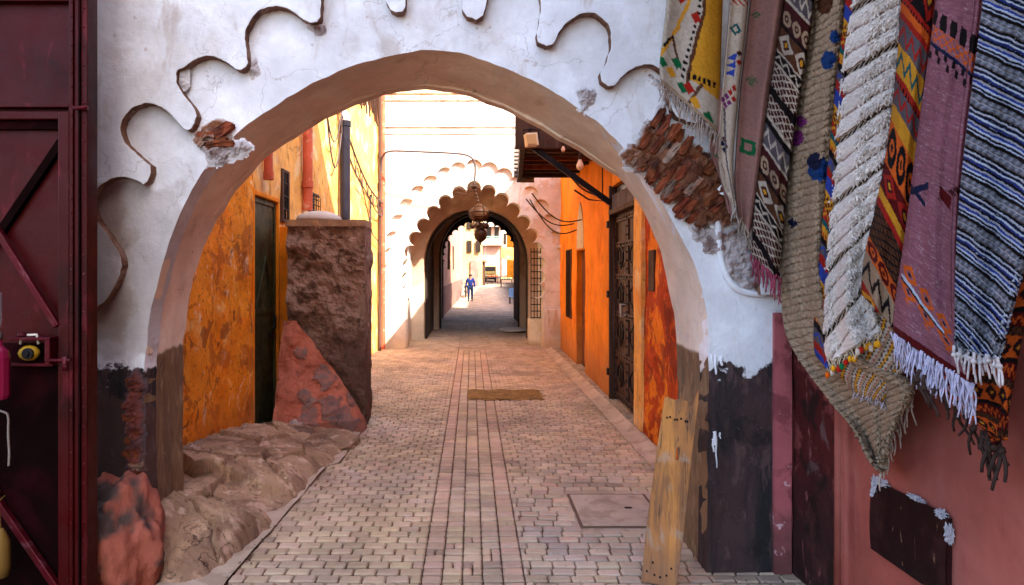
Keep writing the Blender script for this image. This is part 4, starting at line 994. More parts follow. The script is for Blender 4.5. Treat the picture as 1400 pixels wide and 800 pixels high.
wk = part(gt, MB().box(-2.9, gX(78), GD+.018, GD+.034, .02, gZ(470)), 'lower_panel', M['gate_shade'])
m = MB(); m.box(gX(81), gX(96), GD-.012, GD+.034, .02, gZ(153)); m.box(-2.9, gX(81)-.0, GD-.011, GD+.034, gZ(164), gZ(153)); part(gt, m, 'wicket_frame', M['gate'], .005)
m = MB(); m.box(-2.9, gX(80), GD+.010, GD+.033, gZ(176), gZ(166)); part(gt, m, 'painted_gap_shade', M['gate_shade'])  # solid dark strip, the shade of the gap painted in
m = MB(); m.bar((gX(-40), GD+.02, gZ(372)), (gX(82), GD+.02, gZ(192)), .035, .03); part(gt, m, 'diagonal_brace', M['gate_shade'])  # black bar: the shadow on this brace is put into its colour
for (a, b, w) in (((-4, 312), (80, 446), .030), ((-10, 672), (82, 806), .030), ((-60, 590), (-2, 676), .03)):
    m = MB(); m.bar((gX(a[0]), GD-.006, gZ(a[1])), (gX(b[0]), GD-.006, gZ(b[1])), w, .03); part(gt, m, 'diagonal_brace', M['gate_edge'], .004)
m = MB(); m.box(-2.9, gX(80), GD-.0, GD+.034, gZ(500), gZ(496)); part(gt, m, 'cross_rail', M['gate'], .003)
m = MB(); m.box(gX(22), gX(77), GD-.03, GD+.030, gZ(500), gZ(496)+.0); m.box(gX(22), gX(77), GD-.05, GD+.017, gZ(464), gZ(460)); m.box(gX(70), gX(77), GD-.05, GD+.017, gZ(496), gZ(464)); m.lump((gX(36), GD-.03, gZ(457)), (.02, .02, .012), 3, .3, 2); part(gt, m, 'latch_box', M['gate_edge'], .003)
m = MB(); m.tube([(gX(72), GD-.045, gZ(491)), (gX(104), GD-.045, gZ(491))], .008, 8); m.tube([(gX(97), GD-.045, gZ(486)), (gX(98), GD-.05, gZ(505))], .012, 8); m.tube([(gX(104), GD-.02, gZ(149)), (gX(123), GD-.02, gZ(149))], .010, 8); part(gt, m, 'bolt', M['gate_edge'], smooth=True)
lk = thing('padlock', 'yellow brass padlock with a black dial in the gate latch', 'padlock', (gX(45), GD-.03, gZ(495)))
m = MB(); m.lump((gX(44), GD-.02, gZ(482)), (.050, .025, .036), 2, .16, 2, 1); part(lk, m, 'body', plain('yellow_lock', (.30, .17, .01), .5), smooth=True)
m = MB(); m.tube([(gX(47), GD-.040, gZ(482)), (gX(47), GD-.052, gZ(482))], .026, 16); m.tube([(gX(47), GD-.052, gZ(482)), (gX(47), GD-.062, gZ(482))], .012, 12); part(lk, m, 'dial', M['black_iron'], .002)
m = MB(); m.tube([(gX(32), GD-.02, gZ(470)), (gX(34), GD-.02, gZ(458)), (gX(54), GD-.02, gZ(457)), (gX(57), GD-.02, gZ(470))], .006, 8); part(lk, m, 'shackle', M['cap'], smooth=True)
hb = thing('hanging_bottle', 'pink glass bottle lamp hanging at the left edge of the gate', 'bottle', (gX(2), GD-.12, gZ(542)))
gl = plain('pink_glass', (.17, .008, .035), .12)
cx_, cy_ = (-2-VX)/F*(GD-.12), GD-.12
m = MB(); m.lathe([(.012, 0), (.040, .004), (.045, .02), (.045, .19), (.038, .22), (.018, .24), (.014, .27)], (cx_, cy_, gZ(540)), 12); part(hb, m, 'glass', gl, .003)
m = MB(); m.lathe([(.016, .27), (.018, .29), (.006, .31)], (cx_, cy_, gZ(540)), 12); m.tube([(cx_, cy_, gZ(540)+.31), (cx_-.01, cy_+.03, gZ(440)), (cx_-.06, cy_+.10, gZ(400))], .003, 6); part(hb, m, 'cap', M['cable'], smooth=True)
m = MB(); m.tube(chaikin([((-4-VX)/F*(cy_+.04), cy_+.04, gZ(556)), ((6-VX)/F*(cy_+.04), cy_+.04, gZ(558)), ((12-VX)/F*(cy_+.04), cy_+.04, gZ(562)), ((11-VX)/F*(cy_+.04), cy_+.04, gZ(590)), ((13-VX)/F*(cy_+.04), cy_+.04, gZ(612)), ((12-VX)/F*(cy_+.04), cy_+.04, gZ(630))], 2), .005, 6); m.tube(chaikin([((-4-VX)/F*(cy_+.04), cy_+.04, gZ(556)), ((-6-VX)/F*(cy_+.1), cy_+.10, gZ(500)), ((-6-VX)/F*(cy_+.1), cy_+.13, gZ(480))], 1), .004, 6)
single(m, 'loose_string', plain('dull_cord', (.20, .16, .14), .9), 'loose white cord dangling from the gate under the pink bottle', 'cord', smooth=True)
m = MB(); m.lathe([(.004, 0), (.03, .004), (.038, .05), (.036, .16), (.02, .20), (.01, .22)], ((1-VX)/F*(GD-.10), GD-.10, gZ(776)), 10); m.tube([((1-VX)/F*(GD-.10), GD-.10, gZ(776)+.2), ((0-VX)/F*(GD-.05), GD-.06, gZ(680)), ((0-VX)/F*(GD-.05), GD-.02, gZ(676))], .004, 6)
single(m, 'yellow_tag', plain('ochre_tag', (.15, .085, .02), .5), 'small ochre plastic tag hanging low at the left edge of the gate', 'tag', smooth=True)

# ---------------------------------------------------------------- rugs
def vnoise(x, y, seed=0):
    xi = np.floor(x).astype(np.int64); yi = np.floor(y).astype(np.int64); fx = x-xi; fy = y-yi; fx = fx*fx*(3-2*fx); fy = fy*fy*(3-2*fy)
    def h(a, b):
        n = (a*374761393+b*668265263+seed*1442695041) & 0xffffffff; n = ((n ^ (n >> 13))*1274126177) & 0xffffffff
        return ((n ^ (n >> 16)) & 0xffff)/65535.0
    return (h(xi, yi)*(1-fx)+h(xi+1, yi)*fx)*(1-fy)+(h(xi, yi+1)*(1-fx)+h(xi+1, yi+1)*fx)*fy
def fb(x, y, seed=0): return (vnoise(x, y, seed)*.5+vnoise(x*2.1, y*2.1, seed+1)*.3+vnoise(x*4.3, y*4.3, seed+2)*.2)
RUGK = .64
def k_seed(n, k): return int(k*31)+5
class Pt:       # colour and height of one rug, a across and b along it (in weave units)
    def __init__(s, a, b, base): s.a = a; s.b = b; s.c = np.zeros(a.shape+(3,)); s.c[:] = base; s.h = np.zeros(a.shape)
    def put(s, mask, col, h=0.0): s.c[mask] = col; s.h[mask] += h
tri = lambda t: np.abs((t % 1)-.5)*2
C_ = dict(cream=S(208,190,172), white=S(226,216,208), black=S(26,18,20), navy=S(26,32,66), blue=S(48,72,170), lt=S(205,212,232), grey=S(128,128,138), red=S(176,34,22), dred=S(96,16,18), orange=S(226,98,22), yellow=S(226,156,32), maroon=S(74,26,28), mauve=S(158,98,112), green=S(22,104,62), teal=S(20,92,96), brown=S(96,56,34), tan=S(178,148,120), pink=S(190,150,144), purple=S(124,40,110), slate=S(100,90,96), sb=S(24,66,130))
def p_white(P):
    s = P.b+.62*P.a+6*(fb(P.a*.06, P.b*.06, 3)-.5); P.c[:] = C_['white']
    t = (s % 30)/30; prof = np.where(t < .90, np.sin(np.pi*np.clip(t/.90, 0, 1))**.4, 0)
    fuzz = fb(P.a*.45, P.b*.45, 5)
    P.h += .024*prof*(.6+.7*fuzz)+.004*vnoise(P.a*.8, P.b*.8, 3)
    P.c *= (1.22+.35*fuzz)[..., None]
    P.put(t > .93, np.array(C_['pink'])*.8)
    band = ((s-3) % 90) > 79; P.h[band] *= .25
    P.put(band, C_['cream']); dk = band & (((s-3) % 90) > 81.5) & (((s-3) % 90) < 88) & (tri(P.a/7+s/9) > .33)
    P.put(dk, C_['black'])
def p_blue(P):
    s = P.b-.50*P.a+3*(fb(P.a*.02, P.b*.02, 3)-.5); t = s % 56
    for lo, hi, c in ((0,3,'lt'),(3,6,'blue'),(6,10,'black'),(10,13,'lt'),(13,16,'blue'),(16,19,'lt'),(19,22,'navy'),(22,24,'lt'),(24,29,'black'),(29,45,'grey'),(45,49,'black'),(49,52,'lt'),(52,56,'navy')):
        m = (t >= lo) & (t < hi); P.put(m, C_[c])
    g = (t >= 29) & (t < 45); tw = tri(P.a/8+((t > 37)*1.0)*.5+t/16)
    P.put(g & (tw > .75), S(165,165,178)); P.put(g & (tw < .2), S(92,94,106)); P.put(g & (np.abs(t-37) < 1), C_['lt'])
    P.h += .004*np.sin(s*np.pi/4)+.003*fb(P.a*.5, P.b*.5, 1)
    P.c *= (.70+.5*fb(P.a*.9, s*.5, 9))[..., None]
def p_mauve(P):
    n = fb(P.a*.09, P.b*.6, 2); P.c[:] = C_['mauve']; P.c *= (.62+.72*n)[..., None]
    P.put(fb(P.a*.12, P.b*.9, 8) > .72, S(190,150,160))
    a = P.a; b = P.b-.34*P.a+8
    m = (b > 90) & (b < 112) & (tri(a/17) > .25+.02*np.abs(b-101)); P.put(m, C_['black'])
    m = (b > 112) & (b < 132) & ((np.abs(((a+b) % 13)-6) < 1.6) | (np.abs(((a-b) % 13)-6) < 1.6)); P.put(m, C_['orange'])
    P.put((b > 134) & (b < 139), C_['navy']); m = (b > 139) & (b < 156) & (((a/15) % 1 > .5) ^ (b > 147)) & (tri(a/15) > .3); P.put(m, C_['black'])
    m = (np.abs(b-290+1.1*(a-60)) < 6) & (a > 42) & (a < 78) & (tri(b/9) > .25); P.put(m, C_['maroon'])
    m = (np.abs(b-302) < 8) & (np.abs(a-52) < 9); P.put(m, C_['dred'])
    m = (np.abs(b-342+1.2*a) < 5) & (a < 26); P.put(m, C_['navy']); m = (np.abs(b-334-.2*a) < 3) & (a < 24); P.put(m, C_['navy'])
    bb = P.b-.62*P.a
    dx = np.abs(((a-2) % 22)-11)+np.abs(((bb-420) % 22)-11)*.9
    m = (bb > 420) & (bb < 468) & (a > 3) & (a < 66) & (dx < 10.5); P.put(m, C_['orange']); P.put(m & (dx < 5), C_['mauve']); P.put(m & (dx < 2.4), C_['black'])
    m = (bb > 441) & (bb < 446) & (a > 3) & (a < 56); P.put(m, C_['lt']); P.put((bb > 446) & (bb < 449) & (a > 3) & (a < 56), C_['black'])
    P.h += .003*fb(P.a*.8, P.b*.8, 1)
    e = P.b > P.b.max()-13; P.put(e, C_['dred'])
def kil(P, bands, sl, zig=True):
    s = P.b+sl*P.a; pos = 0; tot = sum(w for w, *_ in bands)
    s = s % tot
    for w, bg, fg, kind in bands:
        m = (s >= pos) & (s < pos+w); t = (s-pos)/w; P.put(m, C_[bg])
        if kind == 'z': P.put(m & (np.abs(t-.5-.30*(tri(P.a/13)-.5)*2) < .13), C_[fg])
        if kind == 'd': q = np.abs(((P.a % 26)-13)/13)+np.abs(t-.5)*2; P.put(m & (q < .95), C_[fg]); P.put(m & (q < .5), C_['maroon']); P.put(m & (q < .25), C_['yellow'])
        if kind == 't': P.put(m & (t > .55) & (((P.a*.45) % 2) < 1), C_[fg])
        if kind == 'x': P.put(m & ((np.abs(((P.a+s) % 9)-4.5) < 1.1) | (np.abs(((P.a-s) % 9)-4.5) < 1.1)), C_[fg])
        if kind == 'o': q = np.hypot(((P.a % 16)-8)/8, (t-.5)*2); P.put(m & (q < .9) & (q > .45), C_[fg]); P.put(m & (q < .2), C_[fg])
        pos += w
    P.h += .003*fb(P.a*.7, P.b*.7, 1); P.c *= (.8+.35*fb(P.a*.6, P.b*.6, 4))[..., None]
def p_orange(P): kil(P, [(62,'black','red','d'),(10,'red','black','t'),(12,'orange','dred','n'),(10,'red','','n'),(34,'slate','red','z'),(40,'yellow','teal','z'),(12,'red','black','t'),(30,'slate','red','z'),(24,'yellow','orange','n'),(56,'orange','black','o'),(34,'dred','red','d'),(14,'yellow','dred','n'),(10,'red','','n'),(46,'brown','black','x'),(22,'orange','dred','o'),(40,'tan','black','z'),(26,'red','yellow','d'),(30,'orange','black','o')], -.85)
def p_dark(P): kil(P, [(26,'maroon','cream','x'),(5,'cream','black','n'),(9,'black','','n'),(26,'slate','cream','z'),(4,'cream','black','n'),(9,'maroon','','n'),(22,'maroon','tan','o'),(5,'black','','n'),(30,'brown','cream','d'),(3,'cream','','n'),(14,'black','cream','z'),(4,'cream','','n'),(30,'maroon','cream','x'),(12,'black','','n')], -.70)
def p_multi(P): kil(P, [(14,'red','yellow','z'),(8,'teal','','n'),(14,'yellow','red','t'),(10,'black','','n'),(16,'slate','blue','z'),(12,'red','','n'),(20,'blue','lt','n'),(10,'yellow','black','t'),(14,'dred','yellow','x')], -.9)
def p_stripe(P): kil(P, [(5,'cream','','n'),(3,'dred','','n'),(6,'yellow','','n'),(3,'black','','n'),(7,'cream','','n'),(2,'red','','n'),(8,'tan','','n'),(3,'black','','n')], 1.9)
def p_under(P): kil(P, [(24,'orange','black','d'),(6,'black','','n'),(16,'dred','orange','z'),(10,'brown','black','x')], -.5)
def p_shag(P):
    s = P.b+.55*P.a+5*(fb(P.a*.08, P.b*.08, 3)-.5); t = (s % 11)/11; P.c[:] = S(196,166,136)
    w = np.abs(((P.a-.4*P.b+3*np.floor(s/11)) % 9)/9-.5)*2
    P.h += .018*np.sin(np.pi*t)**.6*(.35+.65*(1-w**2))*(.6+.8*fb(P.a*.4, P.b*.4, 5))
    P.c *= (.62+.6*fb(P.a*.5, P.b*.5, 6))[..., None]; P.c[t > .86] *= .55
    for ca, cb, r, c in ((36,150,11,'sb'),(42,118,8,'sb'),(40,296,15,'sb'),(34,286,10,'navy'),(8,260,9,'purple'),(10,236,7,'purple'),(20,74,14,'brown'),(30,60,9,'brown'),(12,376,6,'navy'),(100,700,9,'teal'),(108,716,5,'teal')):
        q = np.hypot(P.a-ca, (P.b-cb)*.9)+6*(fb(P.a*.2, P.b*.2, 7)-.5); P.put(q < r, C_[c])
def p_motif(P):
    P.c[:] = C_['cream']; a, b = P.a, P.b; P.c *= (.82+.3*fb(a*.4, b*.4, 6))[..., None]; P.h += .006*fb(a*.35, b*.35, 5)
    P.put((a > 44+.10*b*0+8*np.sin(b*.03)) & (b < 150), C_['yellow'])
    l = 42+8*np.sin(b*.03); P.put((np.abs(a-l) < 2.2) & (b < 160), C_['brown']); P.put((np.abs(a-l+6) < 2) & (b < 156) & (tri(b/8) > .5), C_['black'])
    P.put((np.abs(a-34+.36*(b-50)) < 2.4) & (b < 150), C_['yellow']); P.put((np.abs(a-12-.35*(b-112)) < 1.8) & (b > 112) & (b < 146), C_['brown']); P.put((np.abs(a-12+.5*(b-112)) < 1.8) & (b > 112) & (b < 132), C_['black'])
    P.put((np.abs(a-50+.5*(b-150)) < 2) & (b > 146) & (b < 180), C_['brown']); P.put((np.abs(b-158+.3*a) < 3) & (a > 34) & (a < 70) & (tri(a/6) > .4), C_['black'])
    for ca, cb, c in ((3,152,'green'),(28,166,'green'),(60,176,'green'),(14,158,'yellow'),(44,172,'yellow'),(18,62,'red'),(40,78,'red'),(20,142,'green'),(36,160,'red')):
        P.put(np.abs(a-ca)+np.abs(b-cb)*.9 < 7, C_[c])
    P.put((b > b.max()-7), C_['tan'])
def p_motif2(P):
    P.c[:] = S(214,192,172); a, b = P.a, P.b; P.c *= (.84+.25*fb(a*.4, b*.4, 6))[..., None]; P.h += .003*fb(a*.5, b*.5, 2)
    P.put((b > 60) & (b < 76) & (np.abs(((b-.8*a) % 7)-3) < 1.3), C_['red'])
    P.put((np.abs(a-12)+np.abs(b-108) < 9) & (np.abs(a-12)+np.abs(b-108) > 4), C_['teal']); 
    m = (b > 138) & (b < 172) & (a > 4) & (a < 17) & (((b-138) % 11) > (17-a)*.7); P.put(m, C_['blue'])
    for ca, cb, c in ((22,150,'red'),(19,186,'red'),(13,192,'red'),(19,198,'red'),(8,200,'purple'),(13,206,'purple'),(8,211,'purple'),(3,206,'purple'),(10,256,'maroon'),(13,263,'maroon'),(7,263,'navy'),(11,270,'navy'),(20,138,'maroon')):
        P.put(np.abs(a-ca)+np.abs(b-cb) < 4.4, C_[c])
    P.put((np.abs(a-6-.13*(b-215)) < 1.4) & (b > 215) & (b < 330), C_['slate'])
def p_plain(P):
    a, b = P.a, P.b; P.c[:] = S(176,126,116); P.c *= (.82+.25*fb(a*.4, b*.5, 6))[..., None]; P.h += .002*fb(a*.5, b*.5, 2)
    for ca, cb, r in ((8, 90, 6), (12, 180, 8)): P.put((np.abs(a-ca)+np.abs(b-cb) < r) & (tri((a+b)/5) > .4), C_['green'])
    q = np.maximum(np.abs(a-16), np.abs(b-266)); P.put((q < 10) & (q > 5), C_['green'])
def p_fringeless(P): p_under(P)
RUGM = surf('woven_wool', (.5, .5, .5), (), .95, ((260, .8, .003), (90, .4, .004)), attr=True, spec=.1)
YARN = {}
def yarn(c):
    k = tuple(round(q, 3) for q in c)
    if k not in YARN: YARN[k] = surf('yarn', c, [('n', tuple(q*.5 for q in c), (30, .5, .6, .6))], .95, ((150, .5, .003),), spec=.1)
    return YARN[k]
RB = {}; GR = {}
def tufts(root, k, n, L, w, hmin, seed, nm='tufts'):
    G, Cc, H = GR[k]; nv, nu, _ = G.shape; rs = random.Random(seed); m = MB(); m.hasc = True
    for _ in range(n):
        i = rs.randrange(1, nu-2); j = rs.randrange(2, nv-6)
        if H[j, i] < hmin: continue
        p = Vector(G[j, i]); d = (Vector(G[j+4, i])-p).normalized(); s = (Vector(G[j, i+1])-p).normalized(); nn = s.cross(d)
        if nn.y > 0: nn = -nn
        nn.normalize(); l = L*rs.uniform(.5, 1.3); tip = p+d*l*rs.uniform(.3, 1)+s*l*rs.uniform(-.5, .5)+nn*l*rs.uniform(.25, .7); kk = rs.uniform(.8, 1.3); c = tuple(float(q)*kk for q in Cc[j, i])
        mid = (p+tip)/2+nn*l*.22
        m.add([p-s*w, p+s*w, p+nn*w, mid-s*w, mid+s*w, mid+nn*w, tip], [(0,1,4,3),(1,2,5,4),(2,0,3,5),(3,4,6),(4,5,6),(5,3,6)], c)
    return part(root, m, nm, RUGM)
def rug(name, label, left, right, k, pat, wu, nu=44, nv=330, th=.014, fold=.02, fph=0., bot=None, rise=0.0):
    L = resample(chaikin(left, 2), nv); Rr = resample(chaikin(right, 2), nv)
    la = np.array(L); ra = np.array(Rr); u = np.linspace(0, 1, nu); v = np.linspace(0, 1, nv)
    PX = la[:, None, 0]*(1-u)+ra[:, None, 0]*u; PY = la[:, None, 1]*(1-u)+ra[:, None, 1]*u
    if bot: 
        tt = np.clip((v-.9)/.1, 0, 1)[:, None]; PY = PY+tt*bot(u)[None, :]
    length = sum(math.dist(L[i], L[i+1]) for i in range(nv-1))
    wd = np.hypot(ra[:, 0]-la[:, 0], ra[:, 1]-la[:, 1]).mean()
    A = np.broadcast_to(u*(wu or wd), PX.shape).copy(); B = np.broadcast_to((v*length)[:, None], PX.shape).copy()
    A += 3.2*(fb(A*.10, B*.10, k_seed(name, k))-.5)+1.2*(fb(A*.5, B*.5, 77)-.5); B += 4.5*(fb(A*.06, B*.05, 31)-.5)+1.6*(fb(A*.6, B*.5, 78)-.5); P = Pt(A, B, (.5, .5, .5)); pat(P)
    sp = vnoise(A*1.3, B*1.3, 91); P.c *= (.80+.34*sp)[..., None]; gm = P.c.mean(-1, keepdims=True); P.c = P.c*.97+gm*.03; P.h += .0016*sp
    X = 1.60-.035*k+fold*(np.sin(u*6.28*1.0+fph+k)[None, :]*(.5+.6*v[:, None])+.55*np.sin(u[None, :]*13+k*3+1.5*np.sin(v[:, None]*4))*(.3+v[:, None])+.8*(fb(PX*.02, PY*.008, 15+int(k*10))-.5))-.05*np.sin(np.pi*u)[None, :]**.6*rise
    D = 900*X/(PX-645); cap = 3.50-.035*k+fold*np.sin(u*6.28+fph)[None, :]
    D = -np.log(np.exp(-D*14)+np.exp(-np.broadcast_to(cap, D.shape)*14))/14
    Df = D-P.h*1.0
    # roll the long edges back a little
    e = np.minimum(u, 1-u); Df = Df+.022*np.clip(1-e/.09, 0, 1)[None, :]**2
    Xw = (PX-VX)/F*Df; Zw = EYE+(VY-PY)/F*Df
    m = MB(); m.hasc = True
    V = np.stack([Xw, Df, Zw], -1).reshape(-1, 3)
    m.v = V.tolist(); m.c = (P.c*RUGK).reshape(-1, 3).tolist()
    idx = np.arange(nu*nv).reshape(nv, nu); q = np.stack([idx[:-1, :-1], idx[1:, :-1], idx[1:, 1:], idx[:-1, 1:]], -1).reshape(-1, 4); m.f = [tuple(t) for t in q.tolist()]
    GR[k] = (V.reshape(nv, nu, 3), P.c*RUGK, P.h)
    root = thing(name, label, 'rug', (float(Xw[0].mean()), float(Df[0].mean()), float(Zw[0].mean())), 'rugs hanging on the right wall')
    o = part(root, m, 'pile', RUGM, smooth=True); o.name = 'woven_field'
    s = o.modifiers.new('thickness', 'SOLIDIFY'); s.thickness = th; s.offset = -1 
    RB[root] = [(PX[-1, i], PY[-1, i], D[-1, i]) for i in range(nu)]
    return root
def fringe(root, c, n, length, r=.003, seed=1, spread=.02, wig=.006, knots=False, name='fringe', rng=None, beads=None):
    E = RB[root] if rng is None else rng
    E = resample(E, n); rs = random.Random(seed); m = MB()
    for i, (px, py, D) in enumerate(E):
        p = Vector(U(px, py, D+.004)); dx = rs.uniform(-spread, spread); L = length*rs.uniform(.6, 1.15); pts = []; a = rs.uniform(0, 6)
        dy = rs.uniform(-spread, spread)*.5
        for j in range(7):
            t = j/6; pts.append(p+Vector((dx*t*t+wig*math.sin(a+5*t), dy*t-.012*t+wig*math.cos(a+4*t), .008-L*t)))
        m.tube(pts, [r*(1.1-.4*t/6) for t in range(7)], 5)
        if knots: m.lump(tuple(pts[2]), (r*2.1,)*3, i, .2, 1)
    return part(root, m, name, yarn(c), smooth=True)
T = -70
R3 = rug('rug', 'plain dusty pink rolled kilim with small green marks, third from the left', [(1032,T),(1022,40),(1012,120),(1006,200),(1003,262),(1012,300)], [(1078,T),(1070,40),(1056,120),(1044,200),(1036,262),(1026,318)], 0.0, p_plain, 36, 26, 300, fold=.02, rise=1)
fringe(R3, (.34, .27, .22), 9, .10, .005, 3, .03)
R1 = rug('rug', 'cream rug with ochre and green motifs, leftmost of the hanging rugs', [(916,T),(912,0),(906,50),(901,90),(903,112)], [(992,T),(988,0),(986,60),(985,130),(984,182)], .5, p_motif, 74, 60, 260, fold=.03)
fringe(R1, (.36, .28, .24), 34, .13, .0038, 4, .02, knots=True)
R2 = rug('rug', 'narrow cream roll with blue and red motifs beside the leftmost rug', [(1004,T),(998,0),(990,90),(983,160),(981,205),(985,240),(1000,270)], [(1028,T),(1024,0),(1014,90),(1006,170),(1002,220),(1004,260),(1005,290)], .9, p_motif2, 26, 24, 320, fold=.012, rise=1)
fringe(R2, (.36, .30, .27), 6, .10, .006, 5, .02)
R1b = rug('rug', 'thin tan rug edge curling out behind the cream rolls over the broken brickwork', [(978,120),(972,180),(970,205),(985,240),(998,290)], [(990,120),(986,180),(984,215),(999,250),(1004,300)], .1, p_plain, 20, 12, 120, fold=.02)
R5 = rug('rug', 'long beige shag rug with blue tufts, its pointed corner hanging lowest', [(1118,T),(1114,0),(1098,90),(1082,180),(1071,280),(1067,380),(1070,455),(1100,505),(1140,556),(1170,590),(1190,628),(1203,642)], [(1160,T),(1156,0),(1148,100),(1138,200),(1130,300),(1128,400),(1150,470),(1215,505),(1252,520),(1250,548),(1225,575),(1207,640)], .0, p_shag, 55, 70, 640, fold=.03)
fringe(R5, (.42, .33, .27), 14, .10, .004, 6, .012, knots=True, rng=[(1246, 545, 2.42), (1230, 570, 2.5), (1212, 610, 2.58), (1203, 640, 2.62)])
R4 = rug('rug', 'dark maroon and cream flatwoven kilim with a crimson end, fourth rug from the left', [(1080,T),(1074,0),(1058,80),(1045,170),(1036,240),(1029,300),(1028,350)], [(1120,T),(1114,0),(1104,70),(1090,150),(1078,240),(1072,310),(1066,382)], .8, p_dark, 44, 50, 460, fold=.014, rise=.6)
fringe(R4, (.30, .05, .09), 26, .13, .0042, 7, .02)
R6 = rug('rug', 'narrow red yellow and blue kilim strip between the beige and white shag rugs', [(1162,T),(1156,0),(1142,120),(1128,260),(1118,360),(1112,440),(1112,482),(1122,496)], [(1182,T),(1176,0),(1160,120),(1146,260),(1138,360),(1136,440),(1134,480),(1136,505)], .9, p_multi, 24, 24, 420, fold=.01)
R6b = rug('rug', 'cream kilim end with thin dark red stripes under the white shag rug', [(1146,440),(1136,480),(1141,508),(1166,536)], [(1230,420),(1242,455),(1246,492),(1212,552)], .75, p_stripe, 80, 40, 120, fold=.01)
fringe(R6b, (.42, .36, .40), 14, .035, .003, 8, .006)
R8 = rug('rug', 'vivid orange and red patterned kilim between the white and mauve rugs', [(1236,T),(1232,0),(1226,90),(1216,180),(1204,250),(1190,310),(1179,358),(1177,402)], [(1284,T),(1278,0),(1268,90),(1258,180),(1250,250),(1242,320),(1234,390),(1226,452)], 2.4, p_orange, 46, 54, 520, fold=.012, rise=.5)
R7 = rug('rug', 'fluffy white shag rug in ridges with thin black bands and coloured tassels', [(1174,T),(1166,0),(1155,60),(1146,140),(1139,250),(1130,340),(1126,420),(1124,470),(1131,496)], [(1238,T),(1234,0),(1230,70),(1221,160),(1210,240),(1197,310),(1184,370),(1188,410),(1202,452)], 1.6, p_white, 66, 110, 700, fold=.02)
fringe(R7, (.60, .50, .36), 34, .05, .0030, 9, .008)
rs = random.Random(5); tufts(R7, 1.6, 9000, .022, .0024, .010, 3); tufts(R5, .0, 9000, .014, .0022, .004, 4)
for i, (px, py, D) in enumerate(resample(RB[R7], 15)):
    m = MB(); m.hasc = True
    p = U(px+rs.uniform(-2, 2), py+14+rs.uniform(-4, 5), D-.006); c = [C_['red'], C_['yellow'], C_['yellow'], C_['green'], C_['cream'], C_['orange']][rs.randrange(6)] if i < 13 else C_['yellow']
    m.lump(p, (.010, .009, .014), i, .25, 2, 2, c); part(R7, m, 'tassel', RUGM, smooth=True)
R11 = rug('rug', 'dark orange edged kilim corner behind the lilac fringe of the mauve rug', [(1262,430),(1256,470),(1254,505),(1300,545),(1362,604)], [(1420,300),(1412,400),(1396,470),(1384,540),(1372,600)], .2, p_under, 120, 40, 160, fold=.01)
fringe(R11, (.05, .03, .025), 13, .12, .0055, 10, .03, .012, knots=True, rng=[(1256,508,RB[R11][0][2]-.02),(1300,545,2.26),(1362,603,2.04)])
fringe(R11, (.05, .03, .025), 6, .16, .007, 12, .02, .010, knots=True, name='tassel', rng=[(1345,592,2.1),(1368,600,2.03)])
R9 = rug('rug', 'heathered mauve rug with black and orange motifs and a lilac fringe', [(1284,T),(1280,0),(1266,100),(1252,200),(1240,300),(1228,380),(1221,430),(1221,457)], [(1348,T),(1343,0),(1331,100),(1318,200),(1309,300),(1307,400),(1310,470),(1330,528)], 3.3, p_mauve, 74, 84, 560, fold=.012, rise=.3)
fringe(R9, (.55, .52, .68), 90, .115, .0030, 11, .016, .007)
R10 = rug('rug', 'blue white and grey striped rug with knotted tassels, rightmost', [(1350,T),(1344,0),(1330,110),(1316,220),(1308,310),(1305,400),(1305,476)], [(1492,T),(1482,0),(1462,110),(1440,220),(1420,310),(1398,380),(1366,492)], 4.3, p_blue, 104, 110, 620, fold=.014)
fringe(R10, (.58, .52, .52), 15, .085, .0042, 12, .006, .004, knots=True)
# rail that carries them
m = MB(); m.tube([(1.62, -.5, 3.38), (1.62, 3.2, 3.38)], .02, 10); m.tube([(.8, 3.4, 3.38), (1.62, 3.2, 3.38)], .02, 10)
rl = thing('hanging_rail', 'iron rail over the right wall from which the rugs hang', 'rail', (1.62, 1.5, 3.38)); part(rl, m, 'pole', M['black_iron'], smooth=True)
m = MB()
for y in (0, 1.5, 3.0): m.tube([(1.62, y, 3.38), (1.75, y, 3.42)], .012, 6)
part(rl, m, 'bracket', M['black_iron'])
aw = thing('rug_shade_blocker', 'unseen dark awning added above the hanging rugs to shade them', 'awning', (1.4, 0, 4.1))  # out of view, added to darken the rugs below
part(aw, MB().box(.75, 1.74, -4, 3.3, 4.02, 4.06), 'cloth', M['brown_wood']); part(aw, MB().box(.70, .75, -4, 3.3, 3.9, 4.08), 'front_bar', M['black_iron'])

# ---------------------------------------------------------------- beyond the gatehouse
m = MB()
def house(name, label, pts, z0, z1, mat, th=.6, side=-1, base=None, cat='house'):
    t = thing(name, label, cat, (pts[0][0], pts[0][1], z0)); 
    for a, b in zip(pts, pts[1:]):
        mm = MB(); mm.slab(a, b, z0, z1, th, .02, .5, side, .5, 3); part(t, mm, 'wall', mat)
        if base:
            d = Vector((b[0]-a[0], b[1]-a[1])).normalized(); n = Vector((-d.y, d.x))*side*.03
            mm = MB(); mm.slab((a[0]+n.x, a[1]+n.y), (b[0]+n.x, b[1]+n.y), z0, base, .05, .02, .4, side, .8, 4); part(t, mm, 'dado', M['darkred'] if base < 0 else M['lowpink'])
    return t
M['peach'] = surf('peach_plaster', (.50, .28, .20), [('n', (.50, .26, .18), (.5, .45, .65, .8)), ('s', (.7, .5, .4), (2, .5, .65, .6))], .9, ((5, .3, .02),))
M['lowpink'] = surf('dull_dado', (.27, .14, .11), [('n', (.36, .2, .16), (1.5, .45, .65, .8))], .9)
M['pale'] = surf('pale_render', (.66, .55, .42), [('n', (.5, .36, .24), (.5, .45, .65, .8))], .9)
M['ywall'] = surf('yellow_far_wall', (.52, .32, .15), [('n', (.56, .33, .12), (.5, .45, .65, .8))], .9)
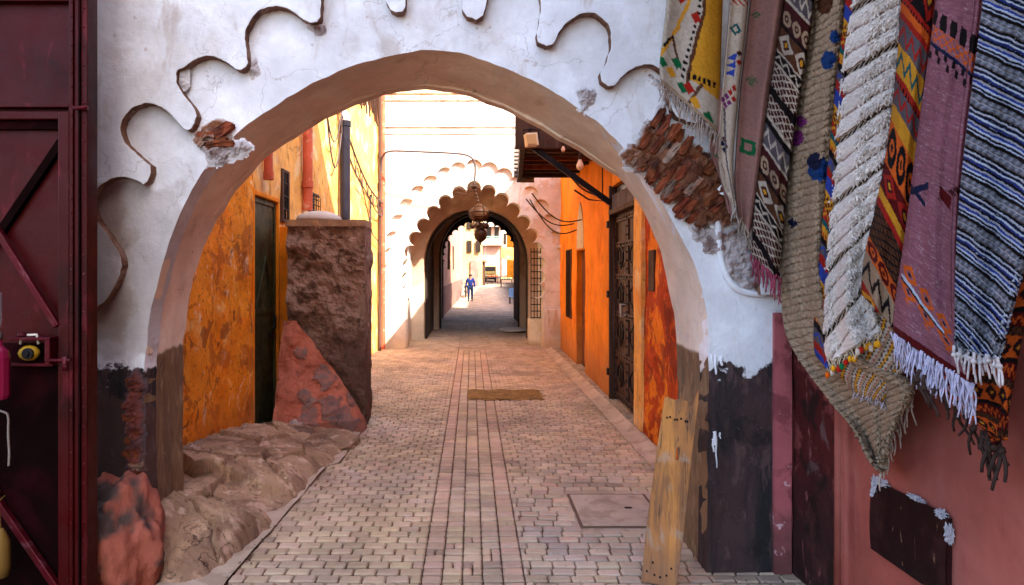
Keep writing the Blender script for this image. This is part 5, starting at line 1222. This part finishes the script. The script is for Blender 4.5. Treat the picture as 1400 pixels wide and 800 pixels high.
hA = house('peach_house', 'peach house with dark pink dado along the left beyond the gatehouse', [(-1.15, 25), (-1.02, 40), (-.72, 52)][::-1], -.6, 6.2, M['peach'], .8, 1, 1.0)
for yy in (30, 36, 42): 
    mm = MB().box(-1.2, -1.0, yy, yy+1.0, 1.7, 3.0); w = part(hA, mm, 'window', M['brown_wood'], .01); part(w, MB().box(-1.0, -.985, yy+.08, yy+.92, 1.78, 2.92), 'pane', M['pane'])
hB = house('yellow_house', 'tall yellow house at the end of the left side beyond the walking man', [(.9, 56.3), (-.75, 56)][::-1], -.4, 7.5, M['ywall'], 4, -1)
for i, (xx, zz) in enumerate(((-.4, 3.2), (.35, 3.2), (-.4, 5.2), (.35, 5.2))): part(hB, MB().box(xx, xx+.4, 55.9, 56.1, zz, zz+1), 'window', M['pane'], .01)
part(hB, MB().box(-.1, .55, 55.88, 56.1, .4, 2.5), 'door', M['lowpink'], .01)
hC = house('white_house', 'pale peach house with green balcony at the far end of the street', [(.9, 75), (3.6, 75)], .6, 12, M['peach'], 5, -1)
for (xx, zz) in ((1.7, 5.4), (2.6, 5.4)): part(hC, MB().box(xx, xx+.5, 74.9, 75.1, zz, zz+1.3), 'window', M['pane'], .01)
gm = plain('sea_green_paint', (.16, .34, .28), .6)
for zz in (4.5, 6.6):
    b = part(hC, MB().box(1.2, 3.5, 74.0, 74.95, zz, zz+.18), 'balcony', M['pale'], .02); mm = MB()
    for i in range(16): mm.box(1.22+.15*i, 1.26+.15*i, 74.0, 74.04, zz+.18, zz+.95)
    mm.box(1.2, 3.52, 73.99, 74.05, zz+.95, zz+1.02); part(b, mm, 'railing', gm)
hD = house('terracotta_house', 'terracotta orange house at the right of the far street', [(3.5, 66), (8.5, 60)], .2, 5.2, M['orange_smooth'], 4, -1)
part(hD, MB().box(4.2, 4.9, 64.5, 65.3, .8, 2.6), 'door', M['brown_wood'], .01)
hE = house('street_shade_house', 'unseen pink house on the right past the gatehouse, raised to shade the street', [(6.2, 25.5), (6.6, 48)], -.6, 8.2, M['peach'], 3, 1, 1.0)  # out of view, height raised so it shades the street beyond the passage
hF = house('end_house', 'pale house closing the view behind the yellow house', [(-6, 84), (9, 84)], .6, 9.5, M['pale'], 3, -1)
for i in range(7): part(hF, MB().box(-4+1.9*i, -3.2+1.9*i, 83.9, 84.1, 5, 6.4), 'window', M['pane'], .01)
# market umbrella / awning in orange
um = thing('market_awning', 'orange cloth awning over a stall on the right of the far street', 'awning', (3.4, 58, .6))
m = MB(); rows = []
for i in range(9): t = i/8; rows.append([(2.55+2.3*j/8, 56.8+2.2*t, 2.75+1.0*math.sin(math.pi*.5*t)-.22*math.sin(math.pi*j/8)*(1-t)) for j in range(9)])
m.grid(rows); o = part(um, m, 'cloth', surf('orange_cloth', (.75, .20, .05), [('n', (.8, .32, .1), (2, .5, .6, .7))], .8), smooth=True); o.modifiers.new('t', 'SOLIDIFY').thickness = .02
for (x, y) in ((2.55, 56.8), (4.85, 56.8), (2.55, 59), (4.85, 59)): part(um, MB().tube([(x, y, gz(y)), (x, y, 2.75 if y < 58 else 3.75)], .035, 8), 'pole', M['brown_wood'])
lean = thing('street_shack', 'brown plank shack with a sloping roof beside the yellow house', 'shack', (1.0, 60, gz(60)))
z = gz(60); part(lean, MB().box(.75, 1.15, 57, 59, z-.6, z+2.0), 'wall', M['brown_wood'], .02); part(lean, MB().add([(.6, 56.8, z+1.95), (1.35, 56.8, z+1.8), (1.35, 59.2, z+1.8), (.6, 59.2, z+1.95), (.6, 56.8, z+2.05), (1.35, 56.8, z+1.9), (1.35, 59.2, z+1.9), (.6, 59.2, z+2.05)], [(0,3,2,1),(4,5,6,7),(0,1,5,4),(1,2,6,5),(2,3,7,6),(3,0,4,7)]), 'roof', M['redpipe'])
# small stalls of goods
for i, (x, y, c, lab) in enumerate(((2.9, 55, S(120,130,90), 'low stall table heaped with green goods near the orange awning'), (1.85, 58, S(190,90,60), 'small red cloth covered stall table by the white house'))):
    st = thing('stall_table', lab, 'stall', (x, y, gz(y)), 'stall tables in the far street')
    z = gz(y); part(st, MB().box(x-.5, x+.5, y-.35, y+.35, z+.62, z+.68), 'tabletop', M['brown_wood'], .01)
    for a in (-.45, .45):
        for b in (-.3, .3): part(st, MB().box(x+a-.03, x+a+.03, y+b-.03, y+b+.03, z, z+.62), 'leg', M['brown_wood'])
    mm = MB(); mm.hasc = True
    for q in range(14): mm.lump((x-.42+.065*q, y+.2*math.sin(q*2.1), z+.74), (.10, .10, .09), q, .3, 1, 2, tuple(v*random.Random(q).uniform(.6, 1.5) for v in c))
    single(mm, 'goods', M['attr'], 'heap of '+('green' if i == 0 else 'reddish')+' goods on the '+('stall near the awning' if i == 0 else 'red stall table'), 'goods', smooth=True)
# yellow and white three-wheeled delivery cart
cy = 60; cz = gz(cy); ct = thing('delivery_van', 'small van with a yellow top and dark bumper parked far up the street', 'van', (1.6, cy, cz))
m = MB(); prof = [(-.0, .32), (-.02, .85), (.25, 1.02), (.62, 1.50), (2.7, 1.55), (2.75, .32)]
n = len(prof); m.add([(1.15, cy+a, cz+b) for a, b in prof]+[(2.25, cy+a, cz+b) for a, b in prof], [tuple(range(n)), tuple(range(2*n-1, n-1, -1))]+[(i, i+n, (i+1) % n+n, (i+1) % n) for i in range(n)])
part(ct, m, 'body', plain('van_yellow', (.36, .25, .07), .3), .05)
part(ct, MB().add([(1.24, cy+.27, cz+1.06), (2.16, cy+.27, cz+1.06), (2.16, cy+.585, cz+1.45), (1.24, cy+.585, cz+1.45)], [(0, 1, 2, 3)]), 'windscreen', M['pane']).location.y -= .02
part(ct, MB().box(1.12, 2.28, cy-.10, cy+.02, cz+.28, cz+.46), 'bumper', M['black_iron'], .02)
for x in (1.32, 2.02): part(ct, MB().tube([(x, cy-.05, cz+.66), (x+.0, cy+.0, cz+.66)], .09, 12), 'headlight', M['cap'])
for (x, y) in ((1.18, .5), (2.1, .5), (1.18, 2.2), (2.1, 2.2)): part(ct, MB().tube([(x, cy+y, cz+.28), (x+.14, cy+y, cz+.28)], .28, 16), 'wheel', M['black_iron'])
# blue chair
chx, chy = U(703, 412, 39.5)[:2]; z = gz(chy); ch = thing('plastic_chair', 'light blue chair standing at the right edge beyond the last arch', 'chair', (chx, chy, z))
bl = plain('faded_blue', (.16, .30, .50), .5)
part(ch, MB().box(chx-.30, chx+.30, chy-.28, chy+.28, z+.40, z+.46), 'seat', bl, .02)
part(ch, MB().box(chx-.30, chx+.30, chy+.24, chy+.30, z+.46, z+.92), 'backrest', bl, .02)
for a in (-.26, .26):
    for b in (-.24, .24): part(ch, MB().box(chx+a-.025, chx+a+.025, chy+b-.025, chy+b+.025, z, z+.40), 'leg', M['black_iron'])
# motorbike beside the left wall
mx, my = -.42, 47.0; z = gz(my); mo = thing('motorbike', 'dark motorbike parked by the peach wall behind the walking man', 'motorbike', (mx, my, z))
for d in (-.62, .62):
    w = part(mo, MB().tube([(mx-.05, my+d, z+.3), (mx+.05, my+d, z+.3)], .30, 20), 'wheel', M['black_iron'], .015); part(w, MB().tube([(mx-.055, my+d, z+.3), (mx+.055, my+d, z+.3)], .18, 14), 'rim', M['corr'])
m = MB(); m.lump((mx, my-.05, z+.72), (.14, .30, .16), 1, .1, 3, 1); part(mo, m, 'tank', plain('dark_green_paint', (.03, .10, .07), .3), smooth=True)
m = MB(); m.lump((mx, my+.38, z+.78), (.13, .36, .07), 2, .05, 3, 1); part(mo, m, 'seat', M['black_iron'], smooth=True)
m = MB(); m.tube([(mx, my-.62, z+.3), (mx, my-.38, z+.95)], .035, 8); m.tube([(mx-.32, my-.32, z+1.02), (mx, my-.38, z+.95), (mx+.32, my-.32, z+1.02)], .02, 8); m.tube([(mx, my+.62, z+.3), (mx, my, z+.4), (mx, my-.35, z+.8)], .045, 8); part(mo, m, 'frame', M['black_iron'])
m = MB(); m.lump((mx, my, z+.42), (.14, .2, .16), 3, .3, 2, 2); part(mo, m, 'engine', M['corr'])
m = MB(); m.lump((mx, my-.52, z+.86), (.09, .07, .09), 1, .0, 2, 1); part(mo, m, 'headlight', M['cap'], smooth=True)
# the walking man
def skin(verts, edges, radii, sub=2):
    me = bpy.data.meshes.new('t'); me.from_pydata(verts, edges, []); ob = bpy.data.objects.new('t', me); COL.objects.link(ob)
    md = ob.modifiers.new('s', 'SKIN'); md.use_smooth_shade = True
    for i, r in enumerate(radii):
        s = me.skin_vertices[0].data[i]; s.radius = (r, r) if not isinstance(r, tuple) else r; s.use_root = (i == 0)
    ob.modifiers.new('u', 'SUBSURF').levels = sub
    dg = bpy.context.evaluated_depsgraph_get(); e = bpy.data.meshes.new_from_object(ob.evaluated_get(dg))
    mb = MB(); mb.add([tuple(v.co) for v in e.vertices], [tuple(p.vertices) for p in e.polygons]); bpy.data.objects.remove(ob); return mb
hx, hy = U(643, 413, 42)[:2]; hz = gz(hy)
mn = thing('person', 'walking man in a blue jacket and dark blue trousers seen through the arches', 'person', (hx, hy, hz))
def W_(p): return (hx+p[0], hy+p[1], hz+p[2])
J = dict(pel=(0,0,.95), waist=(0,0,1.08), chest=(0,-.01,1.30), neck=(0,-.01,1.48), head=(.01,-.03,1.60), top=(.01,-.02,1.70),
 ls=(-.19,0,1.42), le=(-.27,.05,1.14), lw=(-.25,-.05,.90), rs=(.19,0,1.42), re=(.27,.02,1.14), rw=(.26,-.10,.91),
 lh=(-.10,0,.92), lk=(-.11,-.14,.52), la=(-.11,-.10,.10), lt=(-.12,-.28,.05), rh=(.10,0,.92), rk=(.11,.02,.50), ra=(.11,.22,.14), rt=(.12,.08,.04))
ks = list(J); ix = {k: i for i, k in enumerate(ks)}
ed = [('pel','waist'),('waist','chest'),('chest','neck'),('neck','head'),('head','top'),('chest','ls'),('ls','le'),('le','lw'),('chest','rs'),('rs','re'),('re','rw'),('pel','lh'),('lh','lk'),('lk','la'),('la','lt'),('pel','rh'),('rh','rk'),('rk','ra'),('ra','rt')]
rad = dict(pel=.13, waist=.12, chest=.15, neck=.055, head=.095, top=.07, ls=.065, le=.045, lw=.032, rs=.065, re=.045, rw=.032, lh=.09, lk=.06, la=.042, lt=.035, rh=.09, rk=.06, ra=.042, rt=.035)
V = [J[k] for k in ks]; E = [(ix[a], ix[b]) for a, b in ed]; Rd = [rad[k] for k in ks]
# hands: palm plus five fingers
for s, w in (('l', 'lw'), ('r', 'rw')):
    b = len(V); x, y, zz = J[w]; V.append((x, y-.02, zz-.07)); Rd.append(.028); E.append((ix[w], b))
    for q, (dx, L) in enumerate(((-.028, .07), (-.010, .085), (.008, .08), (.024, .065))):
        V.append((x+dx*.6, y-.03+dx, zz-.10)); Rd.append(.010); E.append((b, len(V)-1)); V.append((x+dx*.6, y-.045+dx, zz-.10-L)); Rd.append(.008); E.append((len(V)-2, len(V)-1))
    V.append((x*.86, y-.06, zz-.10)); Rd.append(.010); E.append((b, len(V)-1))
SK = plain('skin', (.28, .14, .09), .6)
m = skin([W_(v) for v in V], E, Rd, 2); m.lump(W_((.01, -.125, 1.60)), (.016, .022, .024), 1, .0, 1)
for s in (-1, 1): m.lump(W_((.01+s*.092, -.02, 1.60)), (.014, .022, .032), 1, .0, 1)
part(mn, m, 'body', SK, smooth=True)
sub = lambda names, edges, rr, g: skin([W_(J[k]) for k in names], [(names.index(a), names.index(b)) for a, b in edges], [rr[k]+g for k in names], 2)
m = sub(['chest','waist','pel','ls','le','lw','rs','re','rw'], [('pel','waist'),('waist','chest'),('chest','ls'),('ls','le'),('le','lw'),('chest','rs'),('rs','re'),('re','rw')], rad, .028); part(mn, m, 'jacket', surf('blue_jacket', (.006, .016, .10), [('n', (.004, .01, .06), (5, .5, .6, .7))], .7), smooth=True)
m = sub(['pel','lh','lk','la','rh','rk','ra'], [('pel','lh'),('lh','lk'),('lk','la'),('pel','rh'),('rh','rk'),('rk','ra')], rad, .024); part(mn, m, 'trousers', surf('dark_blue_trousers', (.006, .013, .05), (), .8), smooth=True)
m = MB(); m.lump(W_((.01, -.005, 1.66)), (.105, .11, .085), 4, .08, 3, 3); part(mn, m, 'hair', M['black_iron'], smooth=True)
m = MB()
for s in (-1, 1): m.lump(W_((.01+s*.034, -.118, 1.625)), (.012, .008, .008), 1, 0, 1)
m.lump(W_((.01, -.118, 1.555)), (.028, .008, .008), 1, 0, 1); part(mn, m, 'face_features', M['black_iron'])
m = MB()
for k, a in (('lt', 'la'), ('rt', 'ra')):
    p = J[k]; q = J[a]; m.lump(W_(((p[0]+q[0])/2, (p[1]+q[1])/2-.02, (p[2]+q[2])/2-.015)), (.05, .14, .055), 3, .05, 2, 1)
part(mn, m, 'shoes', M['black_iron'], smooth=True)

# ---------------------------------------------------------------- unseen upper building, its height set to shade the near court
m = MB(); m.box(2.26, 9, -6, 3.6, 0, 4.6); 
sb = thing('rug_shop', 'pink rug shop building behind the hanging rugs, unseen height set to block the sun', 'building', (5, 0, 0))
part(sb, MB().box(XR+.50, 9, -9, 3.6, 0, SHOP_H), 'sun_block_storeys', M['pink']); part(sb, MB().box(XR-.005, XR+.49, -9, 3.58, 4.62, SHOP_H), 'sun_block_wall', M['pink'])
# ---------------------------------------------------------------- light, sky, camera
AZ, EL = R(SUN_AZ), R(SUN_EL)             # azimuth measured from straight behind the camera towards the right
sd = Vector((math.sin(AZ)*math.cos(EL), -math.cos(AZ)*math.cos(EL), math.sin(EL)))
ld = bpy.data.lights.new('sun', 'SUN'); ld.energy = SUN_E; ld.angle = R(.5); ld.color = (1, .93, .82)
lo = bpy.data.objects.new('sun', ld); COL.objects.link(lo); lo.rotation_euler = sd.to_track_quat('Z', 'Y').to_euler(); lo.location = (0, -5, 20)
w = bpy.data.worlds.new('World'); scene.world = w; w.use_nodes = True
nt = w.node_tree; bg = nt.nodes['Background']; sky = nt.nodes.new('ShaderNodeTexSky'); sky.sky_type = 'NISHITA'; sky.sun_disc = False
sky.sun_elevation = EL; sky.sun_rotation = math.atan2(sd.x, sd.y); sky.air_density = 1.0; sky.dust_density = 2.5; sky.ozone_density = 1.0
nt.links.new(sky.outputs[0], bg.inputs[0]); bg.inputs[1].default_value = SKY_E
cam = bpy.data.cameras.new('camera'); co = bpy.data.objects.new('camera', cam); COL.objects.link(co); scene.camera = co
co.location = (0, 0, EYE); co.rotation_euler = (R(90), 0, 0); cam.lens = 36*F/1400; cam.sensor_width = 36; cam.clip_start = .05; cam.clip_end = 1500
cam.shift_x = 55/1400; cam.shift_y = -30/1400
vs_ = scene.view_settings; vs_.view_transform = 'Standard'; vs_.look = 'None'; vs_.exposure = EXPO; vs_.gamma = 1; vs_.use_curve_mapping = False
scene.render.engine = 'CYCLES'; cy_ = scene.cycles; cy_.use_denoising = True; cy_.denoiser = 'OPENIMAGEDENOISE'; cy_.max_bounces = 8; cy_.diffuse_bounces = 6; cy_.glossy_bounces = 2; cy_.use_adaptive_sampling = True; cy_.adaptive_threshold = .01
cy_.caustics_reflective = False; cy_.caustics_refractive = False; cy_.sample_clamp_indirect = 6
